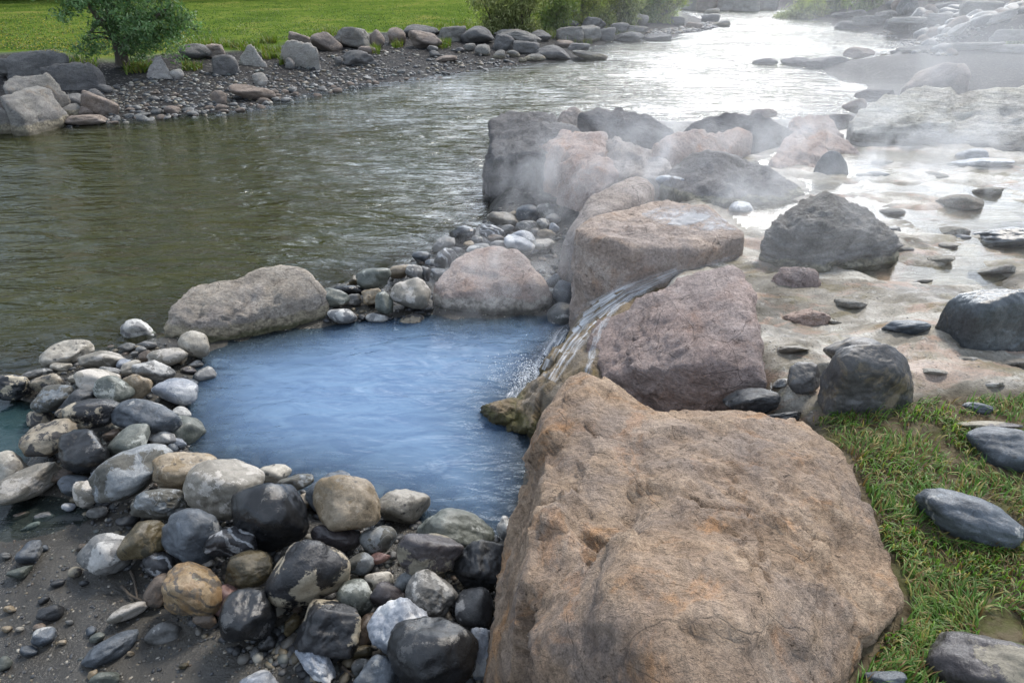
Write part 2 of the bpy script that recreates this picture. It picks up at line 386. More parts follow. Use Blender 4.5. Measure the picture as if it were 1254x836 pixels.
M['rk_moss'] = mat_rock('mossy_wet_boulder', [(.10, .072, .034), (.19, .138, .075), (.29, .22, .14)], (.20, .14, .025), .7, rough=.5, scale=1.6, water=.06, wcol=(.085, .08, .02), moss=(.05, .042, .012), wspan=.14, spec=.5)
M['rk_bank'] = mat_rock('bank_boulder', [(.125, .12, .11), (.22, .21, .19), (.32, .305, .275)], (.20, .13, .07), .35, strata=(1, 1, 2.2), water=.0, wcol=(.32, .28, .20), wspan=.22, moss=(.08, .07, .045))
M['rk_bankp'] = mat_rock('pale_bank_boulder', [(.25, .23, .205), (.38, .355, .32), (.48, .455, .42)], (.2, .17, .14), .3, strata=(1, 1, 2.4))
M['rk_bankt'] = mat_rock('tan_bank_boulder', [(.16, .125, .098), (.25, .20, .165), (.33, .275, .23)], (.14, .12, .1), .35, strata=(1, 1, 2.0))
M['rk_bankd'] = mat_rock('dark_bank_boulder', [(.095, .094, .093), (.165, .16, .155), (.25, .24, .228)], (.17, .15, .12), .3, strata=(1, 1, 2.2))
M['rk_slate'] = mat_rock('dark_slate_boulder', [(.026, .030, .033), (.052, .060, .065), (.105, .118, .124)], (.20, .20, .19), .18, rough=.24, bump=.22, crack=.1, spec=.6, terr=.0)
M['rk_black'] = mat_rock('crusted_black_boulder', [(.035, .034, .034), (.065, .062, .060), (.12, .115, .11)], (.25, .19, .11), .5, rough=.42, bump=.35, scale=2.1, crack=.25, spec=.5, speck=.22, terr=.25)
# ------------------------------------------------------------------ stones
_seed = [100]
def rnd_dirs(n, rg):
    d = rg.normal(size=(n, 3)); return d / np.linalg.norm(d, axis=1)[:, None]

def stone_shape(n, kind, rg):
    """unit stone: soft or hard facets cut from a ball, extents scaled to +-1"""
    v, f, e, deg = ico(n)
    if kind == 'r':   dirs, hs, it, amp = rnd_dirs(11, rg), rg.uniform(.74, 1.04, 11), 6, .085
    elif kind == 'p': dirs, hs, it, amp = rnd_dirs(9, rg), rg.uniform(.68, 1.0, 9), 4, .08     # blunt pyramid-like
    elif kind == 'a': dirs, hs, it, amp = rnd_dirs(13, rg), rg.uniform(.66, .98, 13), 2, .10
    else:
        ax = np.vstack([np.eye(3), -np.eye(3)]) + rg.normal(size=(6, 3)) * .13
        dirs = np.vstack([ax / np.linalg.norm(ax, axis=1)[:, None], rnd_dirs(5, rg)])
        hs = np.concatenate([rg.uniform(.62, .72, 6), rg.uniform(.78, 1.0, 5)]); it, amp = 2, .08
    it = max(1, int(it * (4 ** (n - 4)) * .8))
    c = v @ dirs.T
    r = np.where(c > .05, hs / np.maximum(c, .05), 9).min(1); r = np.minimum(r, 1.25)
    r = smooth_r(r, n, min(it, 40))
    p = v * r[:, None]
    o = rg.uniform(0, 90, 3)
    r = r + amp * fbm(p * 1.3 + o, 2) + amp * .35 * fbm(p * 3.7 + o, 3)
    if kind in 'ab': r = r + .065 * fbm(p * 2.6 + o, 4, ridged=True)
    else: r = r + .014 * fbm(p * 6 + o, 4) + .02 * (fbm(p * 1.9 + o, 3, ridged=True) - .5)
    p = v * r[:, None]
    lo, hi = p.min(0), p.max(0)
    return (p - (lo + hi) / 2) / ((hi - lo) / 2), f

_meshes = {}
def place_stone(px, py, w, h, rot=0, mat='gry', kind='r', dz=0.0, label=None, name='cobble', group=None, cat='stone', emb=.72, sub=None, deep=1.0, base=None, gfun=None):
    _seed[0] += 1; rg = np.random.default_rng(_seed[0])
    a = math.radians(rot)
    d = ray(px, py)
    g = (lambda x, y: base) if base is not None else (gfun or ground)
    z = .2
    for _ in range(7):
        t = (z - CAM_H) / d[2]; pos = EYE + d * t
        k = t * np.linalg.norm(d) * 0 + t / FOC * 1.0
        e3 = d / np.linalg.norm(d)
        r0 = RIGHT - e3 * (RIGHT @ e3); r0 /= np.linalg.norm(r0); u0 = np.cross(r0, e3)
        e1 = math.cos(a) * r0 + math.sin(a) * u0; e2 = -math.sin(a) * r0 + math.cos(a) * u0
        rx, ry = w / 2 * k, h / 2 * k; rz = (.55 * rx + .45 * ry) * deep
        ez = math.sqrt((rx * e1[2]) ** 2 + (ry * e2[2]) ** 2 + (rz * e3[2]) ** 2)
        z = .5 * z + .5 * (float(g(pos[0], pos[1])) + ez * emb + dz)
    t = (z - CAM_H) / d[2]; pos = EYE + d * t
    if kind == 'r' and rg.random() < .38: kind = 'p'
    n = sub or (5 if w > 55 else 4 if w > 16 else 3)
    p, f = stone_shape(n, kind, rg)
    q = p[:, :1] * rx * e1 + p[:, 1:2] * ry * e2 + p[:, 2:] * rz * e3
    bz = q[:, 2].min(); q[:, 2] -= bz
    m = mesh_from(name, q, f, M[mat])
    o = link(name, m, loc=(pos[0], pos[1], pos[2] + bz))
    return tag(o, label, cat, group)

def hull_planes(pts):
    bm = bmesh.new()
    for p in pts: bm.verts.new(p)
    bmesh.ops.convex_hull(bm, input=bm.verts[:])
    pl = []
    for f in bm.faces:
        f.normal_update()
        if f.calc_area() < 1e-6: continue
        pl.append((np.array(f.normal), float(f.normal @ f.verts[0].co)))
    bm.free()
    return pl

def cells(p, n, rg, step, tilt):
    """fractured faces: each cell of the surface is a slightly tilted plane"""
    s = p[rg.integers(0, len(p), n)]; a = rg.normal(size=n) * step * .5; g = rg.normal(size=(n, 3)) * tilt * .9
    out = np.empty(len(p))
    for i in range(0, len(p), 20000):
        c = p[i:i + 20000]; j = ((c[:, None] - s[None]) ** 2).sum(2).argmin(1)
        out[i:i + 20000] = a[j] + ((c - s[j]) * g[j]).sum(1)
    return np.clip(out, -1.15, 1.15)

def boulder(name, label, pts, mat, drop=.25, smooth=3, amp=.05, ridge=.03, sub=6, zb=0.0, group='boulders beside the hot spring', back=.0, bed=None, freq=1.0, facet=.03, extra=(), terr=.010):
    """boulder from measured corner points (px, py, height); each corner is also let down to the ground"""
    _seed[0] += 1; rg = np.random.default_rng(_seed[0])
    w = np.array([P(a, b, c) for a, b, c in pts])
    low = w.copy(); low[:, 2] = zb - drop
    if back:
        dd = w[:, :2] / np.linalg.norm(w[:, :2], axis=1)[:, None]
        bk = w.copy(); bk[:, :2] += dd * back; bk[:, 2] = zb - drop; low = np.vstack([low, bk])
    allp = np.vstack([w, low])
    org = np.array([allp[:, 0].mean(), allp[:, 1].mean(), zb - drop * .5])
    ext = (allp.max(0) - allp.min(0)) / 2; c = (allp.max(0) + allp.min(0)) / 2
    loc = (allp - c) / ext
    pl = hull_planes([tuple(x) for x in loc])
    cen = loc.mean(0)
    v, f, e, deg = ico(sub)
    N = np.array([p[0] for p in pl]); H = np.array([p[1] for p in pl]) - N @ cen
    H = np.maximum(H, .05)
    cc = v @ N.T
    r = np.where(cc > 1e-3, H / np.maximum(cc, 1e-3), 99).min(1)
    for ex in extra:                                    # a second block of the same rock, fused with the first
        w2 = np.array([P(a, b, c_) for a, b, c_ in ex]); l2 = w2.copy(); l2[:, 2] = zb - drop
        pl2 = hull_planes([tuple(x) for x in (np.vstack([w2, l2]) - c) / ext])
        N2 = np.array([p[0] for p in pl2]); H2 = np.maximum(np.array([p[1] for p in pl2]) - N2 @ cen, .02); c2 = v @ N2.T
        r = np.maximum(r, np.where(c2 > 1e-3, H2 / np.maximum(c2, 1e-3), 99).min(1))
    r = smooth_r(r, sub, int(smooth * 4 ** (sub - 5)))
    p = (v * r[:, None] + cen) * ext + c
    size = float(np.sort(ext)[1]) * 2
    nrm = v / ext; nrm /= np.linalg.norm(nrm, axis=1)[:, None]
    o = rg.uniform(0, 90, 3)
    k = freq / size
    q = p * np.array([1, 1, 1.0 if bed is None else bed])
    disp = amp * size * (.45 * fbm(q * k * 1.6 + o, 2) + .10 * fbm(q * k * 5 + o, 4)) + ridge * size * .45 * (fbm(q * k * 2.4 + o, 5, .5, True) - .6)
    if facet:
        wq = q + .05 * size * np.c_[fbm(q * k * 5 + 3, 4), fbm(q * k * 5 + 40, 4), fbm(q * k * 5 + 80, 4)]
        disp += size * facet * cells(wq, 20, rg, 1.0, 1.3 / size) + size * facet * .42 * cells(wq, 150, rg, 1.0, 2.6 / size)
    disp += .005 * size * fbm(q * k * 18 + o, 4)
    if facet > .012:                                    # open cracks along a few of the breaks
        gq = q + .035 * size * np.c_[fbm(q * k * 7 + 13, 4), fbm(q * k * 7 + 50, 4), fbm(q * k * 7 + 90, 4)]
        sc = gq[rg.integers(0, len(q), 34)]; gap = np.empty(len(q))
        for i in range(0, len(q), 20000):
            dd = np.sort(np.sqrt(((gq[i:i + 20000, None] - sc[None]) ** 2).sum(2)), axis=1); gap[i:i + 20000] = dd[:, 1] - dd[:, 0]
        disp -= .016 * size * np.exp(-(gap / (.013 * size)) ** 2) * sstep(-.12, .15, fbm(q * k * 2.2 + o + 30, 2))
    if terr and facet > .01:                            # chipped ledges
        s_ = (fbm((q + .3 * q[:, [1, 2, 0]] * [1, -1, .5]) * np.array([1, 1.8, 1.3]) * k * 3.2 + o, 6, .55)) * 4.5
        fr = s_ - np.floor(s_)
        disp += terr * size * (np.floor(s_) + sstep(0, .28, fr) - s_ * .35) * .55
    disp += .004 * fbm(q * 45 + o, 2)
    p = p + nrm * disp[:, None]
    ob = link(name, mesh_from(name, p - org, f, M[mat]), loc=tuple(org))
    ob['_v'] = 0; del ob['_v']
    BOULD.append((p, f, ob))
    return tag(ob, label, 'boulder', group)
BOULD = []
# ------------------------------------------------------------------ the boulders (photo corner, height above the river)
front = boulder('boulder', 'huge sandy brown boulder filling the foreground, taller and nearer than any other', [
    (800, 505, .98), (872, 514, .98), (962, 513, .92), (1035, 552, .92), (1062, 605, .92), (1114, 738, .88), (1092, 772, .88),
    (640, 780, .95), (640, 900, .9), (858, 585, 1.18), (826, 640, 1.24), (1000, 690, 1.20), (900, 760, 1.40), (765, 760, 1.34), (1030, 860, 1.0), (900, 960, 1.3), (700, 830, 1.1)],
    'rk_tan', zb=.3, drop=.4, smooth=.5, amp=.02, ridge=.010, sub=7, freq=1.7, facet=.036, terr=.006, extra=[[
    (704, 452, 1.02), (722, 462, 1.04), (688, 478, .98), (810, 500, 1.02), (655, 575, .62), (625, 650, .50), (606, 720, .38), (588, 860, .25), (690, 540, 1.04), (660, 640, 1.0), (640, 780, .93), (780, 600, 1.06), (740, 740, 1.10), (700, 860, 1.0), (800, 540, 1.02)]])
mid = boulder('boulder', 'mauve grey slab-topped boulder between the waterfall and the wet terrace', [
    (898, 318, 1.10), (915, 330, 1.10), (932, 400, 1.02), (937, 450, .92), (938, 474, .75), (892, 496, .58), (802, 490, .50), (735, 462, .52), (722, 425, .56),
    (737, 385, .66), (790, 355, .88), (850, 332, 1.02), (880, 455, .85), (850, 448, .86), (745, 456, .58), (900, 395, 1.06)],
    'rk_mauve', zb=.45, drop=.5, smooth=.6, facet=.03, amp=.02, ridge=.016, terr=.014, sub=6, freq=1.6)
flat = boulder('boulder', 'big flat-topped buff boulder holding a small puddle above the waterfall', [
    (704, 284, 1.02), (735, 261, 1.06), (800, 246, 1.07), (868, 252, 1.08), (912, 288, 1.0), (908, 300, .86), (862, 328, .80), (770, 352, .60), (712, 372, .34),
    (705, 345, .45), (770, 300, 1.05), (860, 306, .98), (722, 290, 1.05)],
    'rk_flat', zb=.2, drop=.4, facet=.016, smooth=.9, amp=.02, ridge=.014, sub=6, freq=1.5, terr=.012)
moss = boulder('boulder', 'golden brown mossy wet boulder that the waterfall runs down', [
    (900, 318, .74), (840, 338, .68), (790, 352, .60), (748, 368, .50), (712, 396, .34), (690, 432, .18), (655, 468, .14), (636, 490, .10), (626, 512, .02), (640, 535, .02), (668, 545, .1),
    (735, 385, .56), (722, 425, .50), (718, 460, .50), (690, 485, .44), (655, 482, .28), (700, 520, .42)],
    'rk_moss', zb=0, drop=.4, smooth=2, amp=.05, ridge=.04, sub=6, freq=1.7)
place_stone(622, 508, 70, 46, -12, 'rk_moss', 'a', .0, 'low mossy brown rock at the water line below the waterfall', 'boulder', 'boulders beside the hot spring', 'boulder', emb=.75, sub=5, base=-.06)
place_stone(672, 524, 60, 34, 8, 'rk_moss', 'r', .0, 'yellow mossy rock lobe tucked against the huge sandy boulder', 'boulder', 'boulders beside the hot spring', 'boulder', emb=.8, sub=5, base=-.02)
buff = boulder('boulder', 'long buff boulder between the river and the left end of the blue pool', [
    (196, 398, .20), (205, 378, .30), (233, 351, .42), (275, 346, .44), (310, 334, .50), (352, 320, .58), (384, 334, .50), (402, 362, .30), (400, 390, .04), (330, 412, .02), (240, 428, .02), (198, 420, .04),
    (300, 388, .26), (388, 372, .22), (236, 392, .26)],
    'rk_buff', zb=0, facet=.02, drop=.35, smooth=1.6, amp=.04, ridge=.03, sub=6, freq=1.5)
pink = boulder('boulder', 'pinkish grey boulder on the far side of the blue pool in the steam', [
    (530, 345, .30), (545, 330, .38), (572, 308, .46), (600, 298, .52), (634, 303, .50), (656, 326, .44), (672, 345, .36), (680, 372, .10), (662, 388, .02), (600, 392, .02), (540, 386, .02), (530, 365, .16),
    (545, 358, .26), (655, 362, .24)],
    'rk_pink', zb=0, facet=.016, drop=.35, smooth=2, amp=.035, ridge=.02, sub=6, freq=1.5)
G2 = 'boulders of the jetty between river and spring'
def jet(label, pts, mat, **kw):
    cx, cy = np.mean([p[0] for p in pts]), np.mean([p[1] for p in pts])
    pts = [(cx + (a - cx) * 1.07, cy + (b - cy) * 1.05, c) for a, b, c in pts]
    kw = dict(dict(zb=0, drop=.3, smooth=.35, amp=.04, ridge=.03, sub=6, group=G2, freq=1.5, back=.15, facet=.055), **kw)
    return boulder('boulder', label, pts, mat, **kw)
jet('dark top boulder at the river-side tip of the jetty', [(603, 180, .75), (605, 155, .92), (622, 138, 1.05), (668, 140, 1.05), (702, 160, 1.0), (715, 190, .8), (690, 192, .6), (650, 196, .62), (604, 190, .68)], 'rk_dark', zb=.4)
jet('black cleft boulder under the jetty tip, its foot in the river', [(596, 200, .55), (600, 180, .70), (630, 190, .7), (655, 205, .62), (648, 236, .05), (606, 240, .0), (597, 220, .2)], 'rk_dark', back=.3)
jet('dark grey rounded boulder with its foot among misty pebbles', [(618, 230, .25), (630, 205, .50), (650, 193, .62), (692, 196, .6), (708, 225, .4), (706, 256, .05), (660, 260, .02), (622, 248, .02)], 'rk_dark')
jet('grey-tan rounded boulder peeping up behind the jetty tip', [(672, 150, .85), (690, 134, 1.08), (702, 131, 1.10), (716, 140, 1.0), (716, 165, .7), (680, 168, .7)], 'rk_gsmooth', zb=.2)
jet('long dark wedge boulder at the back of the jetty against the bright river', [(713, 140, 1.08), (735, 134, 1.12), (800, 141, 1.05), (826, 156, .88), (832, 172, .7), (770, 172, .72), (712, 165, .75)], 'rk_dark', zb=.3, back=.3)
jet('flat pink-topped boulder in the middle of the jetty', [(672, 170, .95), (690, 161, 1.0), (740, 166, 1.0), (738, 186, .9), (702, 200, .78), (674, 210, .5), (660, 195, .65)], 'rk_rust', zb=.2)
jet('blocky grey boulder beside the flat pink-topped one', [(717, 172, .98), (758, 168, 1.0), (768, 182, .9), (760, 196, .7), (716, 194, .72)], 'rk_gsmooth', zb=.3)
jet('tan ridged boulder with a peak in the steam', [(742, 200, .72), (766, 174, 1.0), (802, 184, .92), (822, 206, .76), (808, 220, .68), (752, 216, .66)], 'rk_gsmooth', zb=.4)
jet('pinkish grey boulder sloping down to the misty pebbles', [(686, 200, .80), (700, 192, .90), (745, 192, .92), (756, 212, .82), (728, 245, .5), (702, 262, .2), (690, 248, .3)], 'rk_rust', zb=.1)
jet('broad smooth grey boulder leaning against the flat-topped one', [(688, 310, .50), (700, 275, .78), (726, 238, 1.0), (778, 210, 1.12), (802, 224, 1.05), (786, 244, 1.0), (735, 264, .95), (706, 286, .85), (702, 336, .25), (690, 335, .22)], 'rk_gsmooth', zb=.2, sub=6, facet=.008, smooth=2.5)
jet('long flat rusty pink boulder in the steam', [(803, 178, 1.0), (835, 164, 1.1), (905, 160, 1.08), (918, 168, 1.0), (904, 184, .84), (862, 200, .75), (815, 202, .74)], 'rk_rust', zb=.5)
jet('dark humped boulder at the back edge with the glittering river behind', [(837, 165, .82), (850, 148, 1.05), (890, 138, 1.15), (950, 146, 1.05), (968, 162, .84), (945, 174, .74), (862, 172, .74)], 'rk_dark', zb=.4, back=.3)
jet('large grey pitted boulder lying on the terrace in steam', [(815, 218, .88), (842, 192, 1.05), (875, 189, 1.12), (915, 193, 1.08), (958, 214, .92), (988, 238, .78), (980, 252, .72), (920, 257, .72), (855, 250, .74), (826, 232, .78)], 'rk_pit', zb=.7, sub=6, smooth=2)
jet('faint pinkish boulder veiled by steam near the far water', [(960, 160, .84), (972, 145, 1.0), (992, 137, 1.08), (1018, 148, .98), (1028, 166, .82), (975, 172, .78)], 'rk_rust', zb=.6)
jet('low rust-pink boulder left of the upright black stone', [(945, 192, .84), (965, 173, .98), (1000, 174, .98), (1016, 188, .86), (1000, 206, .74), (952, 206, .74)], 'rk_rust', zb=.6)
jet('tan hump of rock behind the upright black stone', [(985, 170, .86), (1008, 160, .98), (1038, 174, .86), (1048, 186, .76), (1004, 184, .78)], 'rk_rust', zb=.6)
boulder('boulder', 'big layered grey boulder standing alone on the terrace', [
    (932, 302, .95), (938, 285, 1.05), (975, 247, 1.22), (1000, 232, 1.30), (1030, 235, 1.28), (1052, 256, 1.18), (1076, 270, 1.10), (1100, 294, .98), (1096, 316, .76), (1040, 326, .74), (980, 327, .74), (934, 322, .74),
    (1000, 272, 1.22), (960, 290, 1.05)],
    'rk_grey', zb=.7, drop=.25, facet=.035, smooth=.4, terr=.03, amp=.03, ridge=.03, sub=6, bed=2.2, freq=1.6)
boulder('boulder', 'small brownish mauve boulder in front of the layered grey one', [
    (940, 345, .82), (948, 330, .92), (968, 325, .96), (1000, 330, .94), (1008, 350, .80), (1000, 364, .74), (950, 366, .74)], 'rk_mauve', zb=.7, drop=.2, sub=5, freq=1.5)
boulder('boulder', 'squarish black boulder with tan crust at the edge of the green grass', [
    (1010, 445, 1.05), (1020, 428, 1.16), (1048, 420, 1.22), (1086, 419, 1.22), (1110, 434, 1.14), (1122, 474, .95), (1118, 496, .86), (1082, 508, .84), (1036, 506, .84), (1012, 484, .88),
    (1034, 440, 1.18), (1100, 452, 1.12), (1020, 470, 1.0)], 'rk_black', zb=.84, drop=.2, facet=.010, smooth=4, amp=.06, ridge=.012, sub=6, freq=1.5)
boulder('boulder', 'smooth blue-black boulder at the right side of the terrace', [
    (1150, 388, .96), (1156, 370, 1.06), (1172, 358, 1.14), (1196, 352, 1.18), (1256, 354, 1.22), (1310, 362, 1.18), (1300, 410, .92), (1252, 416, .88), (1212, 424, .86), (1168, 404, .88), (1200, 375, 1.16)], 'rk_slate', zb=.76, facet=.008, drop=.2, smooth=4, amp=.06, ridge=.02, sub=6)
boulder('rock_ledge', 'long pale layered sinter ledge at the right beyond the steaming terrace', [
    (1044, 165, .90), (1042, 142, 1.08), (1075, 122, 1.24), (1160, 112, 1.34), (1254, 105, 1.40), (1420, 100, 1.4), (1440, 180, .76), (1254, 186, .74), (1180, 180, .76), (1100, 172, .76), (1085, 150, 1.05)],
    'rk_sinter', zb=.5, drop=.4, smooth=1.2, amp=.05, ridge=.05, sub=6, bed=2.8, freq=2.6, back=.2)['category'] = 'rock ledge'
boulder('boulder', 'lone rounded grey boulder on the dark gravel bar at right', [
    (1103, 110, .35), (1124, 86, .75), (1160, 74, 1.05), (1184, 74, 1.08), (1192, 90, .85), (1182, 106, .4), (1130, 112, .3)], 'rk_gsmooth', zb=.3, drop=.3, smooth=3, sub=5, facet=.008, group='boulders across the bar')

boulder('standing_stone', 'upright black pointed stone in the steaming shallows', [(994, 216, .74), (998, 203, .86), (1008, 187, 1.02), (1019, 180, 1.08), (1031, 185, 1.03), (1039, 198, .90), (1041, 214, .74), (1015, 218, .74)], 'rk_slate', zb=.74, drop=.15, smooth=5, amp=.03, ridge=.01, sub=5, facet=0, group='stones on the terrace and grass')['category'] = 'standing stone'
